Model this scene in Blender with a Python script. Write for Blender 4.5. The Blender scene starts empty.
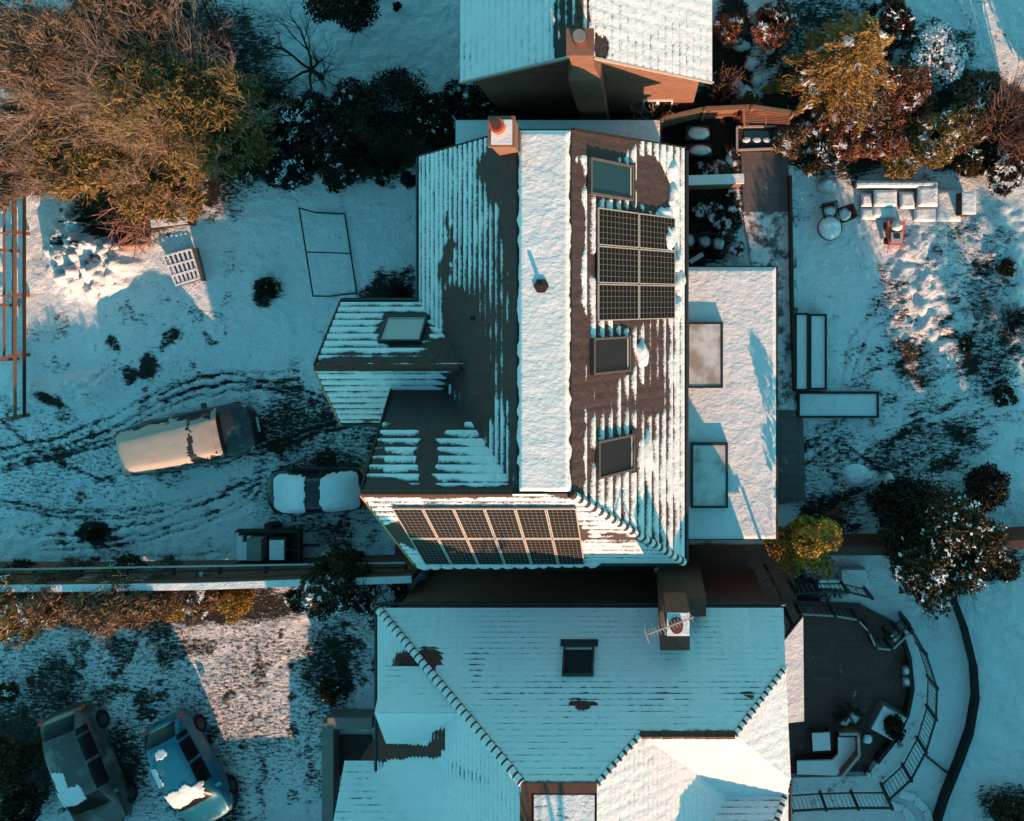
import bpy, bmesh, math, random
import numpy as np
from mathutils import Vector, Matrix
random.seed(7); RNG = np.random.default_rng(7)
S = bpy.context.scene; C = S.collection
H = 28.5; F = 800.0; NX, NY = 640.0, 300.0     # drone height, focal length in pixels, ground point straight below
def K(z): return (H - z) / F
def W(px, py, z=0.0): return Vector(((px-NX)*K(z), (NY-py)*K(z), z))
def plane_hit(px, py, pl):                      # pl = (a,b,c): z = a*x+b*y+c
    a, b, c = pl; u, v = (px-NX)/F, (NY-py)/F
    t = (H - c) / (1 + a*u + b*v); return Vector((u*t, v*t, H - t))
# ---------------------------------------------------------------- noise
def _hash(i, j, k, s):
    h = (i*374761393 + j*668265263 + k*2147483647 + s*1274126177) & 0xFFFFFFFF
    h = ((h ^ (h >> 13)) * 1274126177) & 0xFFFFFFFF
    return ((h ^ (h >> 16)) & 0xFFFFFF) / float(0xFFFFFF)
def vnoise(x, y, z=None, s=0):
    x = np.asarray(x, float); y = np.asarray(y, float); z = np.zeros_like(x) if z is None else np.asarray(z, float)
    xi, yi, zi = [np.floor(a).astype(np.int64) for a in (x, y, z)]
    xf, yf, zf = x-xi, y-yi, z-zi
    u, v, w = [a*a*(3-2*a) for a in (xf, yf, zf)]
    r = 0
    for a in (0, 1):
        for b in (0, 1):
            for c in (0, 1):
                r = r + _hash(xi+a, yi+b, zi+c, s)*(u if a else 1-u)*(v if b else 1-v)*(w if c else 1-w)
    return r
def fbm(x, y, z=None, o=4, s=0):
    t = 0; A = 0.5; f = 1.0; n = 0
    for i in range(o):
        t = t + A*vnoise(x*f, y*f, None if z is None else z*f, s+i*17); n += A; A *= .5; f *= 2.03
    return t/n
def sstep(a, b, x):
    t = np.clip((x-a)/(b-a), 0, 1); return t*t*(3-2*t)
# ---------------------------------------------------------------- mesh helpers
class MB:
    def __init__(s): s.v = []; s.f = []; s.m = []
    def add(s, vs, fs, mi=0):
        o = len(s.v); s.v += [tuple(v) for v in vs]; s.f += [tuple(i+o for i in f) for f in fs]; s.m += [mi]*len(fs); return s
    def box(s, c, d, rz=0, mi=0, M=None):
        c = Vector(c); x, y, z = [a/2 for a in d]
        R = M if M is not None else Matrix.Rotation(rz, 3, 'Z')
        vs = [c + R @ Vector((sx*x, sy*y, sz*z)) for sx in (-1, 1) for sy in (-1, 1) for sz in (-1, 1)]
        return s.add(vs, [(0,1,3,2),(4,6,7,5),(0,4,5,1),(2,3,7,6),(0,2,6,4),(1,5,7,3)], mi)
    def bbox(s, x0, x1, y0, y1, z0, z1, mi=0): return s.box(((x0+x1)/2,(y0+y1)/2,(z0+z1)/2),(x1-x0,y1-y0,z1-z0),0,mi)
    def bar(s, a, b, w, h=None, mi=0):
        a = Vector(a); b = Vector(b); d = b-a
        R = d.to_track_quat('X', 'Z').to_matrix()
        return s.box((a+b)/2, (d.length, w, h or w), 0, mi, R)
    def tube(s, pts, r, n=6, mi=0, cap=True):
        pts = [Vector(p) for p in pts]; rs = r if isinstance(r, (list, tuple)) else [r]*len(pts)
        o = len(s.v); prev = None
        for i, p in enumerate(pts):
            t = (pts[min(i+1, len(pts)-1)] - pts[max(i-1, 0)])
            if t.length < 1e-9: t = Vector((0, 0, 1))
            t.normalize()
            a = Vector((0, 0, 1)) if abs(t.z) < .9 else Vector((1, 0, 0))
            if prev is not None: a = prev
            u = (a - t*a.dot(t))
            if u.length < 1e-6: u = t.orthogonal()
            u.normalize(); prev = u; w = t.cross(u)
            for k in range(n):
                an = 2*math.pi*k/n
                s.v.append(tuple(p + (u*math.cos(an) + w*math.sin(an))*rs[i]))
        for i in range(len(pts)-1):
            for k in range(n):
                k2 = (k+1) % n
                s.f.append((o+i*n+k, o+i*n+k2, o+(i+1)*n+k2, o+(i+1)*n+k)); s.m.append(mi)
        if cap and n > 3:
            s.f.append(tuple(o+k for k in range(n))[::-1]); s.m.append(mi)
            s.f.append(tuple(o+(len(pts)-1)*n+k for k in range(n))); s.m.append(mi)
        return s
    def cyl(s, c, r, h, n=20, mi=0, r2=None):
        c = Vector(c); return s.tube([c, c+Vector((0,0,h))], [r, r2 if r2 is not None else r], n, mi)
    def prism(s, poly, z0, z1, mi=0, mt=None):
        n = len(poly); area = sum(poly[i][0]*poly[(i+1)%n][1]-poly[(i+1)%n][0]*poly[i][1] for i in range(n))
        if area < 0: poly = poly[::-1]
        vs = [(p[0], p[1], z0) for p in poly] + [(p[0], p[1], z1) for p in poly]
        s.add(vs, [(i, (i+1) % n, n+(i+1) % n, n+i) for i in range(n)] + [tuple(range(n))[::-1]], mi)
        o = len(s.v)-2*n; s.f.append(tuple(o+n+i for i in range(n))); s.m.append(mi if mt is None else mt)
        return s
    def build(s, name, mats, parent=None, smooth=False):
        me = bpy.data.meshes.new(name); me.from_pydata(s.v, [], s.f)
        mats = mats if isinstance(mats, (list, tuple)) else [mats]
        for m in mats: me.materials.append(m)
        if len(mats) > 1: me.polygons.foreach_set('material_index', s.m)
        if smooth: me.polygons.foreach_set('use_smooth', [True]*len(me.polygons))
        me.update()
        o = bpy.data.objects.new(name, me); C.objects.link(o)
        if parent is not None:
            o.parent = parent; o.matrix_parent_inverse = parent_inv(parent)
        return o
def parent_inv(p): return parent_world(p).inverted()
def parent_world(p):
    M = Matrix.LocRotScale(p.location, p.rotation_euler, p.scale)
    if p.parent is not None: M = parent_world(p.parent) @ p.matrix_parent_inverse @ M
    return M
def np_mesh(name, v, f, mats, mi=None, parent=None, smooth=False, attrs=None):
    me = bpy.data.meshes.new(name); me.from_pydata(np.asarray(v).tolist(), [], np.asarray(f).tolist())
    for m in (mats if isinstance(mats, (list, tuple)) else [mats]): me.materials.append(m)
    if mi is not None: me.polygons.foreach_set('material_index', np.asarray(mi, dtype=np.int32))
    if smooth: me.polygons.foreach_set('use_smooth', [True]*len(me.polygons))
    for k, val in (attrs or {}).items():
        a = me.attributes.new(k, 'FLOAT', 'POINT'); a.data.foreach_set('value', np.asarray(val, dtype=np.float32))
    me.update(); o = bpy.data.objects.new(name, me); C.objects.link(o)
    if parent is not None: o.parent = parent; o.matrix_parent_inverse = parent_inv(parent)
    return o
def tag(o, label=None, cat=None, group=None, kind=None):
    for k, v in (('label', label), ('category', cat), ('group', group), ('kind', kind)):
        if v: o[k] = v
    return o
def thing(name, label, cat, loc=(0,0,0), rz=0, group=None):
    o = bpy.data.objects.new(name, None); C.objects.link(o); o.empty_display_size = .2
    o.location = loc; o.rotation_euler = (0, 0, rz); return tag(o, label, cat, group)
def struct(o): return tag(o, kind='structure')
# ---------------------------------------------------------------- materials
class N:
    def __init__(s, name, rough=.7, spec=.3):
        s.m = bpy.data.materials.new(name); s.m.use_nodes = True; s.t = s.m.node_tree
        s.b = s.t.nodes['Principled BSDF']; s.b.inputs['Roughness'].default_value = rough
        s.b.inputs['Specular IOR Level'].default_value = spec
    def n(s, ty, **kw):
        x = s.t.nodes.new(ty)
        for k, v in kw.items():
            if k.startswith('_'): setattr(x, k[1:], v)
            else:
                key = int(k[1:]) if k[0] == 'i' and k[1:].isdigit() else k.replace('__', ' ')
                s.put(x.inputs[key], v)
        return x
    def put(s, inp, v):
        if hasattr(v, 'links') or isinstance(v, bpy.types.NodeSocket): s.t.links.new(v, inp)
        else: inp.default_value = v
    def obj(s): return s.n('ShaderNodeTexCoord').outputs['Object']
    def map(s, vec, scale=(1,1,1), rot=(0,0,0)):
        return s.n('ShaderNodeMapping', Vector=vec, Scale=scale, Rotation=rot).outputs[0]
    def noise(s, vec, scale, detail=4, rough=.6, dist=0):
        return s.n('ShaderNodeTexNoise', Vector=vec, Scale=scale, Detail=detail, Roughness=rough, Distortion=dist).outputs['Fac']
    def math(s, op, a, b=0.0, clamp=False): return s.n('ShaderNodeMath', _operation=op, _use_clamp=clamp, i0=a, i1=b).outputs[0]
    def ramp(s, fac, stops, interp='LINEAR'):
        r = s.n('ShaderNodeValToRGB', Fac=fac); cr = r.color_ramp; cr.interpolation = interp
        while len(cr.elements) < len(stops): cr.elements.new(.5)
        for e, (p, c) in zip(cr.elements, stops): e.position = p; e.color = c if len(c) == 4 else (*c, 1)
        return r.outputs['Color']
    def mix(s, f, a, b):
        x = s.n('ShaderNodeMix', _data_type='RGBA')
        s.put(x.inputs[0], f); s.put(x.inputs[6], a if not isinstance(a, tuple) or len(a) == 4 else (*a, 1)); s.put(x.inputs[7], b if not isinstance(b, tuple) or len(b) == 4 else (*b, 1))
        return x.outputs[2]
    def bump(s, h, dist=.02, strength=1.0, normal=None):
        x = s.n('ShaderNodeBump', Height=h, Distance=dist, Strength=strength)
        if normal is not None: s.put(x.inputs['Normal'], normal)
        return x.outputs[0]
    def attr(s, name): return s.n('ShaderNodeAttribute', _attribute_name=name).outputs['Fac']
    def col(s, c): s.put(s.b.inputs['Base Color'], c if not isinstance(c, tuple) or len(c) == 4 else (*c, 1)); return s
    def nor(s, v): s.put(s.b.inputs['Normal'], v); return s
SNOWC = (.80, .81, .83)
def mat_plain(name, c, rough=.6, spec=.3, var=.25, scale=6, metal=0, bump=.003):
    n = N(name, rough, spec); o = n.obj(); f = n.noise(o, scale, 5)
    n.col(n.mix(f, tuple(x*(1-var) for x in c), tuple(min(1, x*(1+var)) for x in c)))
    n.b.inputs['Metallic'].default_value = metal
    if bump: n.nor(n.bump(n.noise(o, 60, 3), bump))
    return n.m
def snow_nodes(n, o, big=.03, fine=.012, k=1.0):
    a = n.noise(o, 3.2, 5, .65); b = n.noise(o, 22, 4, .7)
    nb = n.bump(a, big*3); nb = n.bump(b, fine*1.6, 1, nb)
    col = n.mix(n.noise(o, 1.1, 3), (.69*k,.675*k,.68*k), (.79*k,.77*k,.765*k))
    return col, nb
def mat_snow(name='snow', big=.03, fine=.012):
    n = N(name, .55, .25); c, nb = snow_nodes(n, n.obj(), big, fine); n.col(c); n.nor(nb); return n.m
def mat_ground():
    n = N('snowy_ground', .6, .2); o = n.obj(); bare = n.attr('bare')
    st = n.map(o, (1.0, 2.6, 1), (0, 0, .35))
    f1 = n.noise(st, 4.4, 6, .75); f2 = n.noise(o, 13, 5, .72)
    f = n.math('ADD', n.math('MULTIPLY', f1, .65), n.math('MULTIPLY', f2, .35))
    x = n.math('ADD', n.math('MULTIPLY', n.math('SUBTRACT', f, .5), 2.6), bare)
    fac = n.math('ADD', n.math('MULTIPLY', n.math('SUBTRACT', x, .5), 4.2), .5, True)
    sc, nb = snow_nodes(n, o, .06, .035, 1.22)
    d = n.noise(o, 14, 6, .75)
    dirt = n.ramp(d, [(.3, (.006,.005,.004)), (.5, (.02,.017,.012)), (.7, (.055,.045,.03))])
    gray = n.math('MULTIPLY', n.noise(st, 5, 5, .7), .35)
    sc2 = n.mix(n.math('MULTIPLY', gray, bare), sc, (.2,.19,.18))
    n.col(n.mix(fac, sc2, dirt))
    n.nor(n.bump(n.math('SUBTRACT', 1.0, fac), .035, 1, nb)); return n.m
def mat_tiles(name, dark, light, fine=False):
    n = N(name, .7, .3); o = n.obj(); s = n.attr('snow')
    f = n.noise(o, 16, 4, .7); g = n.noise(o, 45, 3, .7)
    x = n.math('ADD', s, n.math('ADD', n.math('MULTIPLY', n.math('SUBTRACT', f, .5), .75), n.math('MULTIPLY', n.math('SUBTRACT', g, .5), .45)))
    fac = n.math('ADD', n.math('MULTIPLY', x, 9.0), .5, True)
    a = n.noise(n.map(o, (3.2, 3.2, 3.2)), 1, 2); b = n.noise(o, 2.2, 4, .7)
    vor = n.n('ShaderNodeTexVoronoi', Vector=o, Scale=3.3).outputs['Color']
    tc = n.mix(b, dark, light)
    tc = n.mix(n.math('MULTIPLY', n.noise(o, 30, 3), .5), tc, tuple(v*.45 for v in dark))
    sc, nb = snow_nodes(n, o, .02, .01)
    n.col(n.mix(fac, tc, sc)); n.nor(n.bump(fac, .02, 1, nb)); return n.m
def mat_brick(name, a=(.32,.155,.10), b=(.22,.10,.065), mortar=(.34,.29,.24), sc=4.4):
    n = N(name, .85, .2); o = n.obj()
    sx = n.n('ShaderNodeSeparateXYZ', Vector=o)
    v = n.n('ShaderNodeCombineXYZ', X=n.math('ADD', sx.outputs[0], sx.outputs[1]), Y=sx.outputs[2]).outputs[0]
    br = n.n('ShaderNodeTexBrick', Vector=v, Color1=(*a,1), Color2=(*b,1), Mortar=(*mortar,1), Scale=sc)
    br.inputs['Mortar Size'].default_value = .012; br.inputs['Brick Width'].default_value = .98; br.inputs['Row Height'].default_value = .33
    c = n.mix(n.math('MULTIPLY', n.noise(o, 4, 6, .7), .5), br.outputs['Color'], (.12,.055,.04))
    n.col(c); n.nor(n.bump(br.outputs['Fac'], .006)); return n.m
def mat_leaf(name, dark, light, sc=2.2, trans=True):
    n = N(name, .6, .15); o = n.obj()
    f = n.math('ADD', n.math('MULTIPLY', n.noise(o, sc, 3), .5), n.math('MULTIPLY', n.noise(o, 26, 2), .6))
    n.col(n.mix(n.ramp(f, [(.35, (0,0,0)), (.72, (1,1,1))]), dark, light)); return n.m
def mat_glass(name, c=(.01,.012,.014), rough=.08):
    n = N(name, rough, .8); n.col(c); return n.m
def mat_paving(name, a, b, mort, sx=1.6, snow=.3, offset=.5):
    n = N(name, .8, .2); o = n.obj()
    br = n.n('ShaderNodeTexBrick', Vector=o, Color1=(*a,1), Color2=(*b,1), Mortar=(*mort,1), Scale=sx); br.offset = offset
    br.inputs['Mortar Size'].default_value = .012; br.inputs['Row Height'].default_value = .5; br.inputs['Brick Width'].default_value = .75
    c = n.mix(n.noise(o, 5, 5, .7), br.outputs['Color'], tuple(v*.5 for v in a))
    f = n.math('ADD', n.math('MULTIPLY', n.math('SUBTRACT', n.noise(o, 1.6, 7, .75), 1-snow), 9), .5, True)
    sc, nb = snow_nodes(n, o)
    n.col(n.mix(f, c, sc)); n.nor(n.bump(n.noise(o, 20, 4), .01)); return n.m
def mat_wood(name, a, b, rough=.7):
    n = N(name, rough, .2); o = n.obj(); f = n.noise(n.map(o, (3, 3, 14)), 2, 5, .7)
    n.col(n.mix(f, a, b)); n.nor(n.bump(f, .004)); return n.m
def mat_solar():
    n = N('solar_cells', .6, .12); uv = n.n('ShaderNodeTexCoord').outputs['UV']; sx = n.n('ShaderNodeSeparateXYZ', Vector=uv)
    def line(sock, cnt, w):
        fr = n.math('FRACT', n.math('MULTIPLY', sock, float(cnt)))
        return n.math('LESS_THAN', n.math('MINIMUM', fr, n.math('SUBTRACT', 1.0, fr)), w)
    l = n.math('MAXIMUM', line(sx.outputs[0], 6, .03), line(sx.outputs[1], 10, .04))
    n.col(n.mix(l, (.008,.007,.007), (.20,.17,.15))); return n.m
def mat_lump():
    n = N('lumpy_snow', .6, .2); o = n.obj(); a = n.noise(n.map(o, (.8, 1.3, 1)), 7.5, 3, .5); b = n.noise(o, 2.0, 3)
    c_ = n.noise(o, 26, 3, .6); nb = n.bump(b, .06); nb = n.bump(a, .018, 1, nb); nb = n.bump(c_, .009, 1, nb); n.col(n.mix(b, (.66,.64,.64), (.76,.735,.73))); n.nor(nb); return n.m
M = dict(
 snow=mat_snow(), snow_soft=mat_snow('snow_soft', .015, .006), ground=mat_ground(),
 tile_main=mat_tiles('brown_roof_tiles', (.046,.026,.024), (.12,.067,.058)),
 tile_low=mat_tiles('dark_roof_tiles', (.09,.026,.018), (.17,.05,.036)),
 tile_top=mat_tiles('far_roof_tiles', (.03,.02,.018), (.07,.05,.04)),
 brick=mat_brick('red_brick'), brick_dark=mat_brick('brown_brick', (.24,.085,.06), (.15,.055,.04), (.14,.10,.08)), brick_red=mat_brick('dark_red_brick', (.20,.045,.03), (.13,.03,.02), (.10,.05,.04)), paving_red=mat_paving('red_paving', (.26,.12,.09), (.20,.09,.07), (.05,.03,.025), 1.9, .1),
 render=mat_plain('wall_render', (.35,.32,.28)), concrete=mat_plain('concrete', (.22,.2,.18), .8, .2, .3, 4),
 dark=mat_plain('dark_metal', (.02,.02,.022), .5, .4), black=mat_plain('black_rubber', (.012,.012,.012), .8),
 frame=mat_plain('window_frame', (.12,.085,.075), .5), framelt=mat_plain('pale_frame', (.40,.34,.30), .5), alu=mat_plain('aluminium', (.5,.46,.42), .4, .5, .1, 3, .6),
 white=mat_plain('white_paint', (.75,.73,.70), .5), solar=mat_solar(),
 glass=mat_plain('window_glass', (.012,.010,.010), .22, .35, .3, 3, bump=0), glass_skytint=mat_plain('skytint_glass', (.01,.05,.065), .25, .25, .2, 2, bump=0), glass_frost=mat_plain('frosted_glass', (.36,.35,.35), .4, .4, .08, 2),  # teal of reflected sky is painted into the sky glass colour
 wood=mat_wood('weathered_wood', (.10,.06,.04), (.26,.17,.11)), woodred=mat_wood('red_brown_wood', (.16,.06,.04), (.34,.16,.10)),
 wooddk=mat_wood('dark_wood', (.02,.013,.009), (.06,.04,.028)), orange=mat_plain('orange_brown', (.42,.20,.11), .6),
 pot=mat_plain('terracotta', (.55,.09,.05), .6, .3, .2), pot_dk=mat_plain('sooty_clay', (.12,.035,.025), .7), bark=mat_wood('bark', (.05,.03,.02), (.16,.10,.07)),
 bark_pink=mat_wood('pale_bark', (.20,.13,.10), (.42,.32,.26)), bark_dk=mat_wood('black_bark', (.012,.009,.008), (.035,.025,.02)),
 twig_red=mat_wood('red_twigs', (.12,.055,.04), (.32,.17,.12)),
 olive=mat_leaf('olive_leaves', (.018,.011,.004), (.36,.23,.08)), gold=mat_leaf('golden_leaves', (.03,.018,.004), (.55,.34,.06)),
 brownleaf=mat_leaf('brown_leaves', (.03,.016,.009), (.28,.17,.10)), redleaf=mat_leaf('red_leaves', (.04,.014,.010), (.34,.13,.07)),
 dkleaf=mat_leaf('dark_evergreen', (.006,.005,.004), (.045,.028,.018)), mid=mat_leaf('dull_evergreen', (.012,.011,.005), (.085,.055,.024)),
 conifer=mat_leaf('conifer_needles', (.03,.016,.006), (.55,.31,.09)),
 flatroof=mat_lump(), felt=mat_plain('roofing_felt', (.03,.03,.032), .8),
 paving=mat_paving('brown_paving', (.17,.095,.075), (.12,.068,.055), (.03,.018,.016), 1.9, .33),
 paving_grey=mat_paving('grey_paving', (.17,.155,.15), (.15,.14,.135), (.06,.05,.045), 1.3, .52, 0),
 paving_bare=mat_paving('bare_paving', (.20,.165,.155), (.17,.14,.135), (.07,.06,.06), 1.2, .34, 0),
 paving_snow=mat_paving('snowed_paving', (.15,.14,.135), (.13,.12,.12), (.06,.05,.045), 1.3, .62, 0),
)
# ---------------------------------------------------------------- camera, sun, sky
cam = bpy.data.cameras.new('camera'); co = bpy.data.objects.new('camera', cam); C.objects.link(co)
co.location = (0, 0, H); cam.sensor_width = 36; cam.lens = F/1024*36; cam.clip_end = 2000; cam.clip_start = .1
cam.shift_x = (512-NX)/1024; cam.shift_y = -(410.5-NY)/1024; S.camera = co
EL = math.radians(16.0); AZ = Vector((.335, -.942, 0)).normalized()
sd = Vector((AZ.x*math.cos(EL), AZ.y*math.cos(EL), math.sin(EL)))
sl = bpy.data.lights.new('sun', 'SUN'); so = bpy.data.objects.new('sun', sl); C.objects.link(so)
sl.energy = 4.0; sl.angle = math.radians(.5); sl.color = (1.0, .55, .34)
so.rotation_euler = sd.to_track_quat('Z', 'Y').to_euler(); so.location = (0, 0, 40)
wd = bpy.data.worlds.new('World'); S.world = wd; wd.use_nodes = True; wt = wd.node_tree
bg = wt.nodes['Background']; sky = wt.nodes.new('ShaderNodeTexSky'); sky.sky_type = 'NISHITA'; sky.sun_disc = False
sky.sun_elevation = EL; sky.sun_rotation = math.atan2(AZ.x, AZ.y); sky.air_density = 1.0; sky.dust_density = .3
mx = wt.nodes.new('ShaderNodeMix'); mx.data_type = 'RGBA'; mx.blend_type = 'MULTIPLY'; mx.inputs[0].default_value = 1
mx.inputs[7].default_value = (.36, 1.05, .93, 1); wt.links.new(sky.outputs[0], mx.inputs[6]); wt.links.new(mx.outputs[2], bg.inputs[0])
bg.inputs[1].default_value = .13
S.view_settings.view_transform = 'Standard'; S.view_settings.look = 'None'; S.view_settings.exposure = 1.12; S.view_settings.gamma = 1
S.render.engine = 'CYCLES'; S.cycles.max_bounces = 6; S.cycles.diffuse_bounces = 4; S.cycles.glossy_bounces = 2
# ---------------------------------------------------------------- ground
def ell(X, Y, cx, cy, rx, ry, rot=0, soft=.35):
    c, s = math.cos(rot), math.sin(rot); dx, dy = X-cx, Y-cy
    r = np.sqrt(((dx*c+dy*s)/rx)**2 + ((-dx*s+dy*c)/ry)**2)
    return 1 - sstep(1-soft, 1+soft, r)
def pline(X, Y, pts):
    d = np.full(X.shape, 1e9)
    for (ax, ay), (bx, by) in zip(pts[:-1], pts[1:]):
        vx, vy = bx-ax, by-ay; t = np.clip(((X-ax)*vx+(Y-ay)*vy)/(vx*vx+vy*vy), 0, 1)
        d = np.minimum(d, np.hypot(X-ax-t*vx, Y-ay-t*vy))
    return d
def axis_coords(lo, hi, step, far):
    a = list(np.arange(lo, hi+step/2, step)); s = step; x = a[-1]; R = []
    while x < far: s *= 1.35; x += s; R.append(x)
    s = step; x = a[0]; L = []
    while x > -far: s *= 1.35; x -= s; L.append(x)
    return np.array(L[::-1] + a + R)
gx = axis_coords(-23.5, 14.5, .075, 700); gy = axis_coords(-19.5, 11.5, .075, 700)
GX, GY = np.meshgrid(gx, gy); PX = NX + GX/K(0); PY = NY - GY/K(0)
wx = (fbm(GX*.8, GY*.8, s=3)-.5)*26; wy = (fbm(GX*.8, GY*.8, s=9)-.5)*26
QX, QY = PX+wx, PY+wy
n1 = fbm(GX*.9, GY*.9, o=4, s=21); n2 = fbm(GX*4, GY*4, o=4, s=33)
bare = .07 + .20*(n1-.5)
def addm(val, *e): 
    global bare; bare = bare + val*ell(QX, QY, *e)
# driveway: scuffed snow
addm(.10, 190, 460, 230, 95, 0, .3); addm(.27, 320, 425, 75, 45, .2); addm(.28, 335, 500, 80, 42); addm(.22, 255, 440, 70, 25, -.3)
addm(.16, 60, 470, 90, 60); addm(.10, 130, 330, 110, 60)
for e in ((268,290,20,15,0,.55),(95,533,14,13,0,.9),(150,365,9,16,.2,.5),(128,375,12,6,.3,.4),(168,340,8,10,0,.45),(128,382,10,6,0,.4),(215,338,10,4,.4,.4),(113,345,8,6,.5,.5),(395,285,26,22,-.5,.55),(380,300,30,12,0,.55),(55,398,14,5,.4,.6),(130,235,8,14,0,.5),(90,265,14,4,-.3,.4)):
    addm(e[5], *e[:5])
# soil under the hedges and trees
addm(.9, 330, 140, 130, 40, 0, .2); addm(.55, 150, 100, 150, 120, 0, .25); addm(.5, 130, 215, 40, 30)
addm(.9, 850, 115, 85, 60, 0, .2); addm(.8, 960, 120, 70, 50, 0, .2); addm(.5,820,40,60,50); addm(.8, 730, 60, 25, 70); addm(.35, 960, 140, 75, 35); addm(.5, 940, 50, 40, 30)
addm(1.0, 600, 120, 120, 40)
addm(.75, 705, 185, 42, 85, 0, .15)
# front garden lower left
addm(.33, 150, 700, 200, 120, 0, .3); addm(.36, 340, 660, 34, 52, .2, .6); addm(.45, 10, 770, 45, 60); addm(.25, 55, 690, 25, 30); addm(.5, 120, 600, 250, 22, 0, .3); addm(.3, 110, 790, 22, 60, .3); addm(.35, 215, 800, 30, 30)
addm(.9, 600, 590, 230, 45, 0, .2)
# right gardens
addm(.12, 985, 310, 45, 60, .3); addm(.22, 950, 240, 60, 60); addm(.16, 930, 400, 90, 60, -.3); addm(.25, 930, 455, 70, 30, -.3); addm(.32, 820, 470, 38, 55); addm(.25, 900, 330, 24, 70, -.4); addm(.18, 990, 340, 30, 60); addm(.35, 850, 512, 60, 25)
addm(.7, 960, 560, 60, 22); addm(.5, 1010, 800, 30, 20); addm(-.10, 930, 690, 60, 110); addm(-.10, 1000, 690, 40, 120); addm(-.1, 830, 290, 40, 60); addm(-.1, 380, 50, 90, 60); addm(-.08, 320, 240, 90, 60)
small = sstep(.60, .70, fbm(GX*1.7, GY*1.7, o=3, s=77))
bare = bare + .22*small*(1-ell(PX, PY, 930, 700, 110, 140))*(1-ell(PX,PY,370,40,110,70))
dent = np.zeros_like(bare)
tracks = [[(0,458),(55,448),(120,425),(170,398),(225,382),(300,380)], [(0,470),(60,458),(128,436)], [(0,500),(60,512),(120,512),(190,500),(260,478)], [(40,545),(110,540),(170,528),(225,506),(256,486)],
          [(150,475),(230,462),(300,440),(370,420)], [(0,420),(40,455),(100,480)], [(60,560),(130,558),(230,552)], [(160,395),(220,372),(280,384),(330,400)],
          [(880,800),(930,790),(960,760)], [(870,590),(905,615),(935,618)], [(955,600),(1024,640)], [(850,380),(870,330),(905,310)], [(840,390),(850,340),(880,300)], [(905,420),(960,400),(1024,385)], [(880,440),(950,420),(1024,412)], [(800,470),(840,440),(880,470)]]
tr2 = [[(x+dx, y+dy) for x, y in t] for t, dx, dy in ((tracks[0],2,7),(tracks[2],0,6),(tracks[3],4,6),(tracks[4],0,-7),(tracks[0],-6,-9),(tracks[7],4,8),(tracks[3],-10,-8))]
tracks = tracks[:8]+tr2+tracks[8:]
wv = (fbm(GX*1.2, GY*1.2, s=5)-.5)*9
for i, t in enumerate(tracks):
    d = pline(PX+wv, PY+wv*.7, t); m = 1-sstep(.8, 2.4, d); bare = bare + (.28 if i < 15 else .18)*m*(.4+n2); dent += m
# kids' and foot scuffs in the right garden
sc = np.clip(fbm((GX*.94+GY*.34)*1.0, (-GX*.34+GY*.94)*5.0, o=4, s=51)-.5, 0, 1)*ell(PX, PY, 900, 400, 120, 120)
bare = bare + sc*.9; dent += sc*2
GZ = (n1-.5)*.10 + (n2-.5)*.075 - .03 - .03*dent - .05*np.clip(bare-.4, 0, .6)
heap = ell(QX, QY, 88, 250, 34, 36, 0, .5)*1.0 + .35*ell(PX, PY, 95, 270, 40, 26) + .55*ell(QX, QY, 82, 388, 22, 14, 0, .5) + .35*ell(QX, QY, 40, 393, 18, 12, 0, .6)
GZ = GZ + heap*(.55 + .9*(n2-.5) + .5*(fbm(GX*2, GY*2, s=88)-.5))
bare = bare - .1*ell(PX,PY,88,265,40,50) + .75*sstep(.62,.7,fbm(GX*2.2, GY*5, s=66))*ell(PX, PY, 88, 235, 40, 30)
for (cx, cy, rx, ry, hh) in ((845,475,30,20,.25),(1000,300,36,80,.35),(925,300,34,80,.28),(300,165,40,14,.2)):
    GZ = GZ + hh*ell(QX, QY, cx, cy, rx, ry, 0, .6)*fbm(GX*3, GY*3, s=4)*1.5
flat = np.zeros_like(GZ)
for (x0, x1, y0, y1) in ((370,800,110,830),(660,792,100,560),(780,890,600,830)):
    flat = np.maximum(flat, ((PX > x0) & (PX < x1) & (PY > y0) & (PY < y1)).astype(float))
GZ = np.where(flat > 0, np.minimum(GZ, -.01)*.6-.02, GZ)
ny_, nx_ = GX.shape; idx = np.arange(nx_*ny_).reshape(ny_, nx_)
fc = np.stack([idx[:-1,:-1], idx[:-1,1:], idx[1:,1:], idx[1:,:-1]], -1).reshape(-1, 4)
g = np_mesh('ground', np.stack([GX, GY, GZ], -1).reshape(-1, 3), fc, M['ground'], smooth=True, attrs={'bare': bare.reshape(-1)}); struct(g)
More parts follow.
